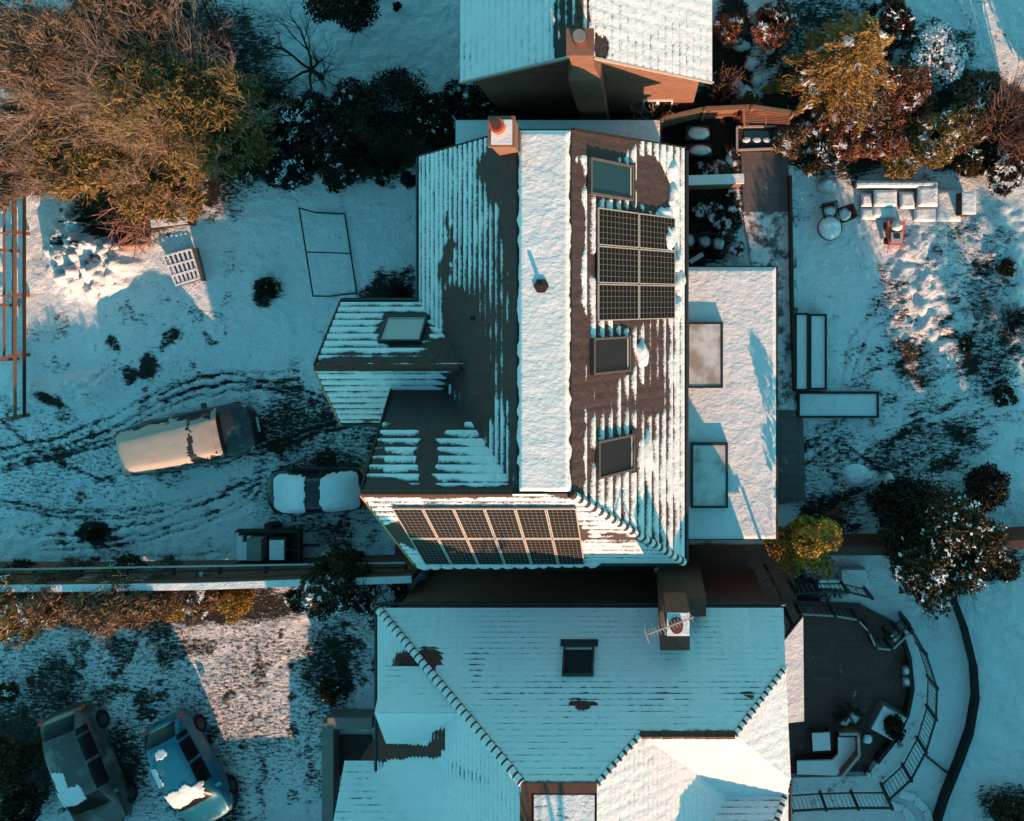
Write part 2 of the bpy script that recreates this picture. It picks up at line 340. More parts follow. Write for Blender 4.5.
# ---------------------------------------------------------------- roofs
def clip(bm, co_, no_):
    bmesh.ops.bisect_plane(bm, geom=bm.verts[:]+bm.edges[:]+bm.faces[:], plane_co=co_, plane_no=no_, clear_outer=True)
def roof(name, polys, pl, melt, mat, parent, gauge=.3, da=.06, sub=8, lift=.03, thick=.035, seed=0, label=None, tn=.28, tw_=.33):
    """polys: convex plan polygons on plane z=a x+b y+c; melt(px,py)->0 covered .. 1 bare; courses run level along the roof"""
    a, b, c = pl; n = Vector((-a, -b, 1)).normalized(); down = Vector((a, b, 0)); e = Vector((-b, a, 0)).normalized()
    up = n.cross(e); up = up if up.z > 0 else -up
    allv = []; allf = []; alls = []; off = 0
    P3 = [[Vector((x, y, a*x+b*y+c)) for x, y in p] for p in polys]
    O = min((q for p in P3 for q in p), key=lambda q: q.z).copy()
    for p in P3:
        A = [(q-O).dot(e) for q in p]; B = [(q-O).dot(up) for q in p]
        aa = np.arange(min(A)-da, max(A)+2*da, da); k0, k1 = math.floor(min(B)/gauge), math.ceil(max(B)/gauge)
        fr = np.linspace(0, .985, sub); bb = np.concatenate([(k+fr)*gauge for k in range(k0, k1)]); ff = np.concatenate([fr for k in range(k0, k1)])
        kk = np.concatenate([np.full(sub, k) for k in range(k0, k1)])
        AA, BB = np.meshgrid(aa, bb); FF = np.repeat(ff[:, None], len(aa), 1); KK = np.repeat(kk[:, None], len(aa), 1)
        X = O.x+e.x*AA+up.x*BB; Y = O.y+e.y*AA+up.y*BB; Z = O.z+e.z*AA+up.z*BB
        px = NX+X/((H-Z)/F); py = NY-Y/((H-Z)/F)
        tw = (fbm(X*1.1, Y*1.1, s=seed)-.5); tl = (vnoise(AA/tw_+KK*.5, KK*1.0, s=seed+5)-.5)
        m = melt(px+tw*24, py+tw*24)
        s = 1.18 - m*1.28 + tw*.25 + tl*tn*(m > .02) - FF
        s = np.where(m < .03, .5, s)
        hgt = lift*(1-FF) + thick*np.clip(s*5, 0, 1) + .008*np.abs(np.sin(AA*math.pi/.33))
        P = np.stack([X+n.x*hgt, Y+n.y*hgt, Z+n.z*hgt], -1).reshape(-1, 3)
        r, q = AA.shape; id_ = np.arange(r*q).reshape(r, q)
        fcs = np.stack([id_[:-1,:-1], id_[:-1,1:], id_[1:,1:], id_[1:,:-1]], -1).reshape(-1, 4)
        me = bpy.data.meshes.new('t'); me.from_pydata(P.tolist(), [], fcs.tolist())
        at = me.attributes.new('snow', 'FLOAT', 'POINT'); at.data.foreach_set('value', s.reshape(-1).astype(np.float32))
        bm = bmesh.new(); bm.from_mesh(me)
        cen = sum(p, Vector())/len(p)
        for i in range(len(p)):
            q0, q1 = p[i], p[(i+1) % len(p)]; d = q1-q0; no = Vector((d.y, -d.x, 0)).normalized()
            if no.dot(cen-q0) > 0: no = -no
            clip(bm, Vector((q0.x, q0.y, 0)), no)
        bm.normal_update()
        if bm.faces and sum(f.normal.z for f in bm.faces) < 0: bmesh.ops.reverse_faces(bm, faces=bm.faces[:])
        bm.to_mesh(me); bm.free()
        vv = np.zeros(len(me.vertices)*3); me.vertices.foreach_get('co', vv); sv = np.zeros(len(me.vertices), np.float32); me.attributes['snow'].data.foreach_get('value', sv)
        allv += vv.reshape(-1, 3).tolist(); allf += [tuple(i+off for i in f.vertices) for f in me.polygons]; alls += sv.tolist(); off += len(sv)
        bpy.data.meshes.remove(me)
        # solid deck below the tiles
        nn = len(p); pts = p if (p[1]-p[0]).cross(p[2]-p[1]).z > 0 else p[::-1]
        bot = [tuple(q - n*.16) for q in pts]; top = [tuple(q - n*.02) for q in pts]
        allv += bot+top; alls += [-1.0]*(2*nn)
        allf += [tuple(off+i for i in range(nn))[::-1], tuple(off+nn+i for i in range(nn))] + [(off+i, off+(i+1) % nn, off+nn+(i+1) % nn, off+nn+i) for i in range(nn)]
        off += 2*nn
    o = bpy.data.meshes.new(name); o.from_pydata(allv, [], allf); o.materials.append(mat)
    at = o.attributes.new('snow', 'FLOAT', 'POINT'); at.data.foreach_set('value', np.array(alls, np.float32)); o.update()
    ob = bpy.data.objects.new(name, o); C.objects.link(ob)
    if parent is not None: ob.parent = parent; ob.matrix_parent_inverse = parent_inv(parent)
    if label: ob['label'] = label
    return ob
def ridge_tiles(a, b, parent, r=.12, step=.3, capmat='tile_dark', snow=True, name='ridge_tiles', lift=.03, frac=.58):
    a = Vector(a)+Vector((0,0,lift)); b = Vector(b)+Vector((0,0,lift)); d = b-a; L = d.length; u = d/L; m = MB(); t = 0
    while t < L-.02:
        e = min(t+step*.97, L); rr = r*random.uniform(.93, 1.07)
        m.tube([a+u*t, a+u*e], [rr*1.05, rr*.95], 8, 0)
        if snow:
            m.tube([a+u*(t+step*(1-frac))+Vector((0,0,.035)), a+u*(min(e, t+step)-.005)+Vector((0,0,.035))], [rr*1.04, rr*1.0], 8, 1)
        t += step
    return m.build(name, [mat_rt, M['snow_soft']], parent)
mat_rt = mat_plain('ridge_tile_clay', (.10,.045,.032), .75, .2, .4, 8)
def zf(pl, x, y): return pl[0]*x+pl[1]*y+pl[2]
def ellp(X, Y, *a): return ell(X, Y, *a)
def plane_frame(pl):
    a, b, c = pl; n = Vector((-a, -b, 1)).normalized(); e = Vector((-b, a, 0)).normalized(); up = n.cross(e)
    if up.z < 0: up = -up; e = -e
    return n, e, up
def on_plane_box(mb, c, pl, w, h, t, z, mi=0):
    """box lying on a roof: c centre on the plane, w along the course, h up the slope, t thick, z lift of its underside"""
    n, e, up = plane_frame(pl); R = Matrix((e, up, n)).transposed()
    mb.box(c+n*(z+t/2), (w, h, t), 0, mi, R)
def roof_window(parent, pl, x0, y0, x1, y1, glass, fr='frame', name='roof_window', label=None, snow=None):
    """pixel box of a skylight on roof plane pl"""
    q = [plane_hit(x, y, pl) for x, y in ((x0,y0),(x1,y0),(x1,y1),(x0,y1))]; c = sum(q, Vector())/4
    n, e, up = plane_frame(pl); A = [(v-c).dot(e) for v in q]; B = [(v-c).dot(up) for v in q]
    w, h = (sorted(A)[2]+sorted(A)[3]-sorted(A)[0]-sorted(A)[1])/2, (sorted(B)[2]+sorted(B)[3]-sorted(B)[0]-sorted(B)[1])/2
    R = Matrix((e, up, n)).transposed(); m = MB(); t = .055
    for s in (-1, 1):
        m.box(c+up*(s*(h/2-t/2))+n*.11, (w, t, .14), 0, 0, R); m.box(c+e*(s*(w/2-t/2))+n*.108, (t, h-2*t, .136), 0, 0, R)
    o = m.build(name, M[fr], parent)
    if label: o['label'] = label
    g = MB(); g.box(c+n*.10, (w-2*t, h-2*t, .03), 0, 0, R); g.build('glass', M[glass], o)
    s = MB(); s.box(c-up*(h/2-t*1.55)+n*.128, (w-2*t-.01, t*1.1, .02), 0, 0, R); s.build('sash', M['framelt'], o)
    s = MB(); s.box(c-up*(h/2+.1)+n*.06, (w+.2, .2, .03), 0, 0, R); s.build('flashing', M['felt'], o)
    return o
def solar_array(parent, pl, quad, ncol, nrow, long_up, th=.03):
    """quad: pixel corners TL TR BR BL -> ncol x nrow panels on plane pl"""
    q = [plane_hit(x, y, pl) for x, y in quad]; n, e, up = plane_frame(pl)
    c = sum(q, Vector())/4; A = sorted((v-c).dot(e) for v in q); B = sorted((v-c).dot(up) for v in q)
    w = (A[2]+A[3]-A[0]-A[1])/2; h = (B[2]+B[3]-B[0]-B[1])/2; R = Matrix((e, up, n)).transposed()
    pw, ph = w/ncol, h/nrow; g = .02
    for i in range(ncol):
        for j in range(nrow):
            pc = c + e*((i+.5)*pw-w/2) + up*((j+.5)*ph-h/2) + n*.14
            m = MB(); t = .028; W_, H_ = pw-g, ph-g
            for s in (-1, 1):
                m.box(pc+up*(s*(H_/2-th/2)), (W_, th, .05), 0, 0, R); m.box(pc+e*(s*(W_/2-t/2)), (t, H_-2*th, .05), 0, 0, R)
            o = m.build('solar_panel', M['framelt'], parent)
            a, b = (W_-2*t)/2, (H_-2*th)/2; z = n*.018
            vs = [pc-e*a-up*b+z, pc+e*a-up*b+z, pc+e*a+up*b+z, pc-e*a+up*b+z]; vs += [v-n*.03 for v in vs]
            me = bpy.data.meshes.new('solar_cells'); me.from_pydata([tuple(v) for v in vs], [], [(0,1,2,3),(7,6,5,4),(0,4,5,1),(1,5,6,2),(2,6,7,3),(3,7,4,0)])
            uv = me.uv_layers.new(name='UV'); 
            for k, u in zip(range(4), ((0,0),(1,0),(1,1),(0,1))): uv.data[k].uv = u
            me.materials.append(M['solar']); me.update()
            so_ = bpy.data.objects.new('solar_cells', me); C.objects.link(so_); so_.parent = o; so_.matrix_parent_inverse = parent_inv(o)
def wall_window(parent, c, w, h, axis, out):
    """window on a wall; axis 'x' wall runs along x, out = outward sign"""
    m = MB(); d = (w, .08, h) if axis == 'x' else (.08, w, h); m.box(c, d)
    o = m.build('window', M['white'], parent)
    off = Vector((0, out*.03, 0)) if axis == 'x' else Vector((out*.03, 0, 0))
    for s in (-1, 1):
        g = MB(); sh = Vector((s*w/4, 0, 0)) if axis == 'x' else Vector((0, s*w/4, 0))
        g.box(Vector(c)+off+sh, (w/2-.1, .05, h-.14) if axis == 'x' else (.05, w/2-.1, h-.14)); g.build('pane', M['glass'], o)
    return o
def snow_slab(name, poly, z0, z1, parent=None, mat='snow_soft'):
    return MB().prism(poly, z0, z1).build(name, M[mat], parent)
def snow_blob(name, c, rx, ry, h, parent=None, seed=0, mat='snow', rot=0, n=18, rough=.35):
    """soft lump of snow with an uneven outline"""
    v = []; f = []; rings = 6; c = Vector(c)
    for r in range(rings+1):
        t = r/rings
        for k in range(n):
            an = 2*math.pi*k/n; w = 1+rough*(float(fbm(np.array(math.cos(an)*1.7+seed*3.1), np.array(math.sin(an)*1.7+seed), o=3))-.5)*2
            x, y = rx*(1-t)*w*math.cos(an), ry*(1-t)*w*math.sin(an)
            z = h*math.sin(min(1, t*1.6)*math.pi/2)*(.8+.4*float(vnoise(np.array(x*5+seed), np.array(y*5))))
            v.append((c.x+x*math.cos(rot)-y*math.sin(rot), c.y+x*math.sin(rot)+y*math.cos(rot), c.z+z))
    for r in range(rings):
        for k in range(n): f.append((r*n+k, r*n+(k+1) % n, (r+1)*n+(k+1) % n, (r+1)*n+k))
    f.append(tuple(range(n))[::-1])
    return np_mesh2(name, v, f, M[mat], parent)
def np_mesh2(name, v, f, mat, parent):
    me = bpy.data.meshes.new(name); me.from_pydata(v, [], f); me.materials.append(mat); me.polygons.foreach_set('use_smooth', [True]*len(me.polygons)); me.update()
    o = bpy.data.objects.new(name, me); C.objects.link(o)
    if parent is not None: o.parent = parent; o.matrix_parent_inverse = parent_inv(parent)
    return o
# ================================================================ MAIN HOUSE
zt, ze = 8.5, 4.7
XW, XR0, XR1, XE = -6.55, -3.075, -1.725, 1.32
YN, YR, YS = 4.25, -4.83, -7.8
def pl3(p, q, r):
    p, q, r = Vector(p), Vector(q), Vector(r); n = (q-p).cross(r-p); a, b = -n.x/n.z, -n.y/n.z
    return (a, b, p.z-a*p.x-b*p.y)
PW = pl3((XW,0,ze), (XW,1,ze), (XR0,0,zt)); PE = pl3((XE,0,ze), (XE,1,ze), (XR1,0,zt)); PS = pl3((0,YS,ze), (1,YS,ze), (0,YR,zt))
P1N = pl3((0,-.06,ze), (1,-.06,ze), (0,-1.85,6.65)); P1S = pl3((0,-3.64,ze), (1,-3.64,ze), (0,-1.85,6.65)); P2N = pl3((0,YR,zt), (1,YR,zt), (0,-1.35,ze))
hm = thing('brick_house', 'large house in the middle with brown tiled roof, white crest and solar panels', 'house', (-2.5, -2, 0))
# walls
w = MB(); t = .25
w.bbox(-6.25, 1.05, -7.45, YN-.2, 0, ze-.05)
w.add([(-6.25,YN-.2,ze-.05),(1.05,YN-.2,ze-.05),(XR1+.1,YN-.2,zt-.35),(XR0-.1,YN-.2,zt-.35),(-6.25,YN-.45,ze-.05),(1.05,YN-.45,ze-.05),(XR1+.1,YN-.45,zt-.35),(XR0-.1,YN-.45,zt-.35)],
      [(0,1,2,3),(7,6,5,4),(0,4,5,1),(1,5,6,2),(2,6,7,3),(3,7,4,0)])
def gable(mb, x0, x1, ya, yb, ym, z0, zp):      # east-west prism, triangular section
    mb.add([(x0,ya,z0),(x0,yb,z0),(x0,ym,zp),(x1,ya,z0),(x1,yb,z0),(x1,ym,zp)], [(0,2,1),(3,4,5),(0,1,4,3),(1,2,5,4),(2,0,3,5)])
w.bbox(-8.6, -6.26, -3.35, -.35, 0, ze-.05); gable(w, -8.6, -6.3, -3.35, -.35, -1.85, ze-.051, 6.35)
w.bbox(-6.62, -6.251, -7.4, -3.36, 0, ze-.06); gable(w, -6.62, -4.0, -7.4, -1.9, YR, ze-.055, 7.95)
w.build('wall', M['brick'], hm)
def blobs(*es):
    def f(px, py):
        m = 0
        for e in es: m = m + e[-1]*ell(px, py, *e[:-1])
        return m
    return f
def melt_w(px, py):
    m = .44 + .26*sstep(440, 462, px)*sstep(180, 420, py+ (px-440)*.6)+ .20*sstep(438, 455, px)
    m = m + .0*(px < 437) - .12*ell(px, py, 470, 190, 30, 70)
    m = m + .9*ell(px, py, 465, 345, 15, 48, -.1, .4) + .8*ell(px, py, 478, 400, 15, 50, 0, .4) + 1.2*sstep(0, 7, px-(497+(py-150)*.055))+ .6*ell(px, py, 500, 150, 14, 50, .15, .3)
    m = m + .45*ell(px,py,447,255,5,40)
    m = m - .3*ell(px, py, 497, 440, 12, 50)
    return np.clip(m, 0, 1.2)
def melt_1n(px, py): return np.clip(.36 + .9*ell(px, py, 404, 314, 22, 5, 0, .3) + .9*ell(px, py, 404, 332, 25, 17, 0, .25) + .6*sstep(353, 362, py)+ .7*ell(px, py, 455, 350, 35, 10), 0, 1.2)
def melt_1s(px, py): return np.clip(.36 + 1.0*sstep(0, 16, (px-338)*.0 + py-410 + (px-440)*.12) + .6*ell(px, py, 475, 385, 30, 25)+.5*sstep(-10, 0, py-372-(480-px)*.25)*(px>450), 0, 1.2)
def melt_2n(px, py):
    m = .52 + .9*sstep(432, 420, py) + .75*ell(px, py, 424, 460, 8, 40) - .1*(py > 455) + .9*sstep(478, 486, py) + .3*(px < 385)
    m = m - .35*sstep(440, 490, px)*sstep(435, 450, py)
    return np.clip(m, 0, 1.2)
def melt_e(px, py):
    m = .56 + 1.0*sstep(583, 577, px) + .9*ell(px, py, 600, 140, 34, 16, 0, .3) + 1.1*ell(px, py, 650, 184, 15, 24, 0, .2) + .7*ell(px, py, 607, 180, 23, 19, 0, .3)
    m = m + 1.0*ell(px, py, 632, 268, 38, 58, 0, .1) + .9*ell(px, py, 605, 352, 22, 20, 0, .3)*.8 + .35*ell(px, py, 655, 360, 16, 50, 0, .4) + .35*ell(px, py, 645, 400, 22, 14) + .6*ell(px, py, 612, 455, 20, 18, 0, .3)
    m = m + .12*ell(px, py, 625, 420, 40, 18) - .22*sstep(670, 678, px)*(py < 600) - .08*ell(px, py, 640, 500, 40, 35) + .4*ell(px,py,596,390,20,25)
    m = m - .2*ell(px, py, 668, 200, 10, 60) 
    return np.clip(m, 0, 1.2)
def melt_s(px, py):
    m = .48 + .9*sstep(497, 490, py)*(px > 395) + 1.0*ell(px, py, 490, 533, 94, 28, 0, .08) + .75*ell(px, py, 393, 530, 16, 9) + .6*ell(px, py, 612, 510, 60, 7, .52, .3)
    m = m - .33*sstep(558, 562, py) + .45*ell(px, py, 630, 540, 35, 4, .1)
    return np.clip(m, 0, 1.2)
roof('roof', [[(XW,-5.0),(XW,YN),(XR0,YN),(XR0,YR)]], PW, melt_w, M['tile_main'], hm, gauge=.265, seed=1, label='shaded west roof slope with snow in stripes along the tile courses')
roof('roof', [[(XE,YN+.25),(XE,YS),(XR1,YR),(XR1,YN)]], PE, melt_e, M['tile_main'], hm, gauge=.335, seed=2, label='sunlit east roof slope with melted brown patches')
roof('roof', [[(-6.70,YS),(-6.95,YR),(XR1,YR),(XE,YS)]], PS, melt_s, M['tile_main'], hm, gauge=.30, seed=3, label='sunlit south roof slope under the long solar array')
roof('roof', [[(-8.87,-.06),(-8.87,-1.85),(-4.7,-1.85),(-5.5,-.06)]], P1N, melt_1n, M['tile_main'], hm, gauge=.28, seed=4, label='shaded roof slope of the west wing around a pale roof window')
roof('roof', [[(-8.87,-3.64),(-8.87,-1.85),(-4.7,-1.85),(-4.7,-3.64)]], P1S, melt_1s, M['tile_main'], hm, gauge=.28, seed=5)
roof('roof', [[(-6.95,YR),(-6.95,-2.2),(-3.0,-2.2),(-3.0,YR)]], P2N, melt_2n, M['tile_main'], hm, gauge=.28, seed=6)
cr = MB(); cr.bbox(XR0-.03, XR1+.03, YR-.02, YN+.02, zt-.3, zt+.02); cr.build('flat_roof', M['felt'], hm)
# snow on the crest, with a soft wavy edge
xs = np.linspace(XR0+.04, XR1-.02, 40); ys = np.linspace(YR+.05, YN-.02, 240); XX, YY = np.meshgrid(xs, ys)
ed = np.minimum(np.minimum(XX-XR0-.04, XR1-.02-XX), np.minimum(YY-YR-.05, YN-.02-YY)); wob = (fbm(XX*3, YY*3, s=8)-.5)
ZZ = zt+.03+.13*sstep(-.02, .10, ed)*(1+.15*wob); XX2 = XX + np.where(ed < .02, (fbm(XX*2+5, YY*4, s=9)-.5)*.16, 0)
ii = np.arange(XX.size).reshape(XX.shape)
np_mesh('crest_snow', np.stack([XX2, YY, ZZ], -1).reshape(-1, 3), np.stack([ii[:-1,:-1], ii[:-1,1:], ii[1:,1:], ii[1:,:-1]], -1).reshape(-1, 4), M['flatroof'], parent=hm, smooth=True)
ridge_tiles((-8.85,-1.85,6.65), (-4.9,-1.85,6.65), hm, snow=False, r=.1)
ridge_tiles((-6.93,YR,zt), (XR0-.1,YR,zt), hm, snow=False, r=.1)
hipd = Vector((XE,YS,ze))-Vector((XR1,YR,zt))
ridge_tiles((XR1,YR,zt), Vector((XR1,YR,zt))+hipd*.99, hm, r=.11)
# fascias and bargeboards
for a, b, mt in (((-8.9,-1.85,6.60), (-8.9,-3.7,4.6), 'orange'), ((-6.99,YR,8.44), (-6.74,YS-.02,4.62), 'orange'), ((-8.9,-1.84,6.60), (-8.9,-.03,4.62), 'wooddk'),
                 ((-6.99,YR+.02,8.44), (-6.99,-2.4,5.8), 'wooddk'), ((XW,YN+.04,4.6), (XR0,YN+.04,8.38), 'wooddk'), ((XE,YN+.28,4.6), (XR1,YN+.04,8.38), 'wooddk')):
    MB().bar(a, b, .05, .2).build('bargeboard', M[mt], hm)  # wing gables: south halves of the boards orange, north halves dark
for a, b in (((XW-.06,YN,ze-.03),(XW-.06,0,ze-.03)), ((XE+.06,YN+.2,ze-.03),(XE+.06,YS,ze-.03)), ((-6.7,YS-.06,ze-.03),(XE,YS-.06,ze-.03)), ((-8.87,0,ze-.03),(XW,0,ze-.03)), ((-8.87,-3.7,ze-.03),(-6.9,-3.7,ze-.03))):
    MB().tube([a, b], .07, 8).build('gutter', M['dark'], hm)
roof_window(hm, P1N, 383, 319, 425, 345, 'glass_frost', 'dark', label='frosted pale roof window on the shaded west wing')
roof_window(hm, PE, 586, 162, 629, 198, 'glass_skytint', label='northernmost roof window, its glass coloured like reflected sky')
roof_window(hm, PE, 589, 337, 626, 373, 'glass', label='middle roof window on the sunlit slope, just south of the panels')
roof_window(hm, PE, 594, 437, 630, 474, 'glass', label='southernmost roof window on the sunlit slope')
solar_array(hm, PE, ((593,213),(671,213),(671,320),(594,320)), 3, 2, True)
solar_array(hm, PS, ((400,504),(579,501),(583,558),(421,561)), 6, 2, True, .06)
# snow slid down and piled against the panels and below the windows
n_, e_, up_ = plane_frame(PE)
def slab_on(pl, px, py, rx, ry, h, seed, name='snow_pile', rot=0):
    c = plane_hit(px, py, pl); n, e, up = plane_frame(pl); o = snow_blob(name, (0,0,0), rx, ry, h, None, seed, 'snow', 0, 26, .5)
    R = Matrix((e, up, n)).transposed()
    me = o.data
    for v in me.vertices: v.co = c + R @ Vector((v.co.x*math.cos(rot)-v.co.y*math.sin(rot), v.co.x*math.sin(rot)+v.co.y*math.cos(rot), v.co.z+.03))
    me.update(); o.parent = hm; o.matrix_parent_inverse = parent_inv(hm)
for a in ((667,238,.5,.34,.2,1),(675,262,.42,.26,.2,8),(677,285,.45,.25,.2,2),(676,308,.42,.24,.18,3),(641,355,.42,.3,.14,4),(647,452,.6,.26,.13,5),(672,200,.5,.24,.16,6),(672,170,.35,.24,.12,7),(633,292,.09,.3,.05,9),(664,215,.25,.4,.12,10)):
    slab_on(PE, a[0], a[1], a[2], a[3], a[4], a[5])
xs = [405+i*12 for i in range(24)]
for i in range(15): slab_on(PS, 424+i*12, 563-(i*.15), .26, .28, .13, 20+i, rot=0)
slab_on(PS, 572, 534, .22, .07, .04, 60)
# chimney
cc = W(501, 131, 9.5)
m = MB(); m.box((cc.x, cc.y, 8.3), (.56, .66, 2.3)); m.box((cc.x, cc.y, 9.40), (.64, .74, .12)); ch = m.build('chimney', M['brick'], hm)
MB().box((cc.x+.01, cc.y-.02, 9.475), (.5, .58, .05)).build('chimney_cap', M['snow_soft'], ch)
m = MB(); m.tube([(cc.x-.06,cc.y+.08,9.48),(cc.x-.06,cc.y+.08,9.72),(cc.x-.06,cc.y+.08,9.78)], [.17,.15,.18], 20); m.build('chimney_pot', M['pot'], ch)
MB().cyl((cc.x-.06,cc.y+.08,9.785), .12, .02, 16).build('flue', M['pot_dk'], ch)
# roof vent on the crest
vc = W(541, 286, 8.7); m = MB(); m.tube([(vc.x,vc.y,8.5),(vc.x,vc.y,8.7),(vc.x,vc.y,8.71)], [.21,.19,.07], 6); m.cyl((vc.x,vc.y,8.70), .05, .22, 12)
m.build('roof_vent', M['wooddk'], hm)
m = MB(); c = plane_hit(474, 318, PW); m.box(c+Vector((-.02,0,.06)), (.12,.1,.12)); m.build('roof_vent', M['black'], hm)
# windows and doors of the walls
for y in (3.0, 1.2): wall_window(hm, (-6.27, y, 1.5), 1.2, 1.2, 'y', -1); 
for y in (3.0, 1.2): wall_window(hm, (-6.27, y, 3.9), 1.2, 1.1, 'y', -1)
wall_window(hm, (-8.62, -1.85, 1.5), 1.4, 1.3, 'y', -1); wall_window(hm, (-8.62, -1.85, 4.0), 1.3, 1.1, 'y', -1); wall_window(hm, (-6.64, -5.8, 4.1), 1.3, 1.2, 'y', -1); wall_window(hm, (-6.64, -6.3, 1.5), 1.3, 1.2, 'y', -1)
for x in (-4.5, -1.5): wall_window(hm, (x, -7.47, 1.6), 1.2, 1.1, 'x', -1)
for y in (2.8, -1, -4.5): wall_window(hm, (1.07, y, 4.0), 1.0, .9, 'y', 1)
wall_window(hm, (-2.4, YN-.18, 4.0), 1.1, 1.1, 'x', 1)
d = MB().box((-6.65, -4.4, 1.05), (.08, 1.0, 2.1)).build('door', M['woodred'], hm); MB().box((-6.71, -4.05, 1.05), (.05, .04, .14)).build('handle', M['alu'], d)
# ---------------- flat extension (part of the same house)
zx = 3.0; ex0, ex1, ey0, ey1 = W(685,265,zx), W(778,265,zx), 0, 0
X0, X1 = 1.36, (778-NX)*K(zx); Y1, Y0 = (NY-266)*K(zx), (NY-540)*K(zx)
m = MB(); m.bbox(X0-.2, X1-.12, Y0+.12, Y1-.12, 0, zx-.22); m.build('extension_wall', M['brick'], hm)
m = MB(); m.bbox(X0-.1, X1, Y0, Y1, zx-.2, zx); er = m.build('extension_roof', M['felt'], hm)
xs = np.linspace(X0-.05, X1-.07, 90); ys = np.linspace(Y0+.04, Y1-.04, 240); XX, YY = np.meshgrid(xs, ys)
ed = np.minimum(np.minimum(XX-X0+.3, X1-.07-XX), np.minimum(YY-Y0-.04, Y1-.04-YY))
ZZ = zx+.01+.07*sstep(-.02, .12, ed)+.02*(fbm(XX*2.2, YY*2.2, s=14)-.5) 
ii = np.arange(XX.size).reshape(XX.shape)
np_mesh('snow', np.stack([XX, YY, ZZ], -1).reshape(-1, 3), np.stack([ii[:-1,:-1], ii[:-1,1:], ii[1:,1:], ii[1:,:-1]], -1).reshape(-1, 4), M['flatroof'], parent=er, smooth=True)
n = N('snowed_rooflight', .5, .3); o_ = n.obj(); 
fq = n.math('ADD', n.math('MULTIPLY', n.math('SUBTRACT', n.noise(o_, 1.3, 3), .52), 5), n.math('MULTIPLY', n.noise(o_, 70, 2), .9), True)
n.col(n.mix(n.math('MULTIPLY', fq, .7), (.62,.60,.58), (.22,.14,.08))); M['rooflight'] = n.m
for (x0, y0, x1, y1, lb) in ((687,322,723,388,'northern flat rooflight, its snow melting brown in the middle'), (691,443,728,508,'southern flat rooflight, half in shadow under thin snow')):
    a = W(x0, y0, zx+.25); b = W(x1, y1, zx+.25); m = MB(); q = .07
    m.bbox(a.x, b.x, b.y, b.y+q, zx, zx+.27); m.bbox(a.x, b.x, a.y-q, a.y, zx, zx+.27); m.bbox(a.x, a.x+q, b.y+q, a.y-q, zx, zx+.268); m.bbox(b.x-q, b.x, b.y+q, a.y-q, zx, zx+.268)
    o = m.build('rooflight', M['dark'], hm); o['label'] = lb
    MB().bbox(a.x+q, b.x-q, b.y+q, a.y-q, zx+.02, zx+.25).build('glass', M['rooflight'], o)
for y in (-.8, -3, -5.6): wall_window(hm, (X1-.1, y, 1.4), 1.5, 1.8, 'y', 1)
# ---------------- low roof against the north wall
zl = 2.8; m = MB(); x0, x1 = (455-NX)*K(zl), (661-NX)*K(zl); y1 = (NY-119)*K(zl)
m.bbox(x0+.1, x1-.1, YN-.19, y1-.1, 0, zl-.16); m.build('lean_to_wall', M['brick'], hm)
m = MB(); m.bbox(x0, x1, YN-.19, y1, zl-.15, zl); lr = m.build('lean_to_roof', M['felt'], hm); MB().bbox(x0+.04, x1-.04, YN-.15, y1-.06, zl+.002, zl+.09).build('snow', M['flatroof'], lr)
# ================================================================ LOWER HOUSE
hb = thing('bungalow', 'lower house at the bottom centre with snow covered hipped tile roof and brick chimney', 'house', (-1.5, -13.5, 0))
sN = .923
PBN = (0, -sN, 4.2 - sN*9.33)                                     # z = 4.2 + sN*(-9.33-y)
def zN(y): return 4.2+sN*(-9.33-y)
zW, zE = 7.37, zN(-11.9)
PBW = (.652, 0, 4.2+.652*7.96); PBE = (-.687, 0, zW-.687*1.135); PBS = (0, .643, zE+.643*11.9); PBH = (-.72, 0, zE+.72*2.6)
def cov(base, *bl):
    g_ = blobs(*bl)
    def f(px, py): return np.clip(base + .28*(fbm(px*.02+7, py*.03, o=3, s=71)-.45) + g_(px, py), .0, 1.2)
    return f
walls = MB(); walls.bbox(-7.6, 4.05, -18.7, -9.65, 0, 4.1); walls.bbox(-3.2, 0, -20, -12.8, 4.1, 6.5)
walls.bbox(-8.75, -7.61, -20, -14.4, 0, 3.9); walls.bbox(-7.1, -5, -12.6, -10.9, 4.11, 5.1)
walls.add([(4.05,-9.65,4.1),(4.05,-14.2,4.1),(4.05,-13.6,5.0),(4.05,-10.7,5.1),(3.7,-9.65,4.1),(3.7,-14.2,4.1),(3.7,-13.6,5.0),(3.7,-10.7,5.1)], [(0,1,2,3),(7,6,5,4),(0,4,5,1),(1,5,6,2),(2,6,7,3),(3,7,4,0)])
walls.build('wall', M['brick_dark'], hb)
TL = M['tile_low']; roof0 = roof
def roof(*a, **k):
    k.setdefault('tn', .27 if k.get('gauge', .3) < .28 else .28); k.setdefault('tw_', .13); return roof0(*a, **k)
roof('roof', [[(-7.96,-9.33),(0,-9.33),(0,-11.9),(-1.135,-12.76),(-3.1,-12.76)], [(0,-9.33),(4.35,-9.33),(4.2,-10.6),(2.6,-11.9),(0,-11.9)]], PBN,
     cov(.06, (430,660,14,12,0,1.1), (583,703,13,5,0,.9), (745,692,6,3,0,.5), (478,668,8,22,0,.25), (560,690,90,10,0,.12), (700,690,60,10,0,.12)), TL, hb, gauge=.155, da=.05, sub=5, seed=11, lift=.02, thick=.02, label='shaded north slope of the bungalow roof, snow over fine tile courses')
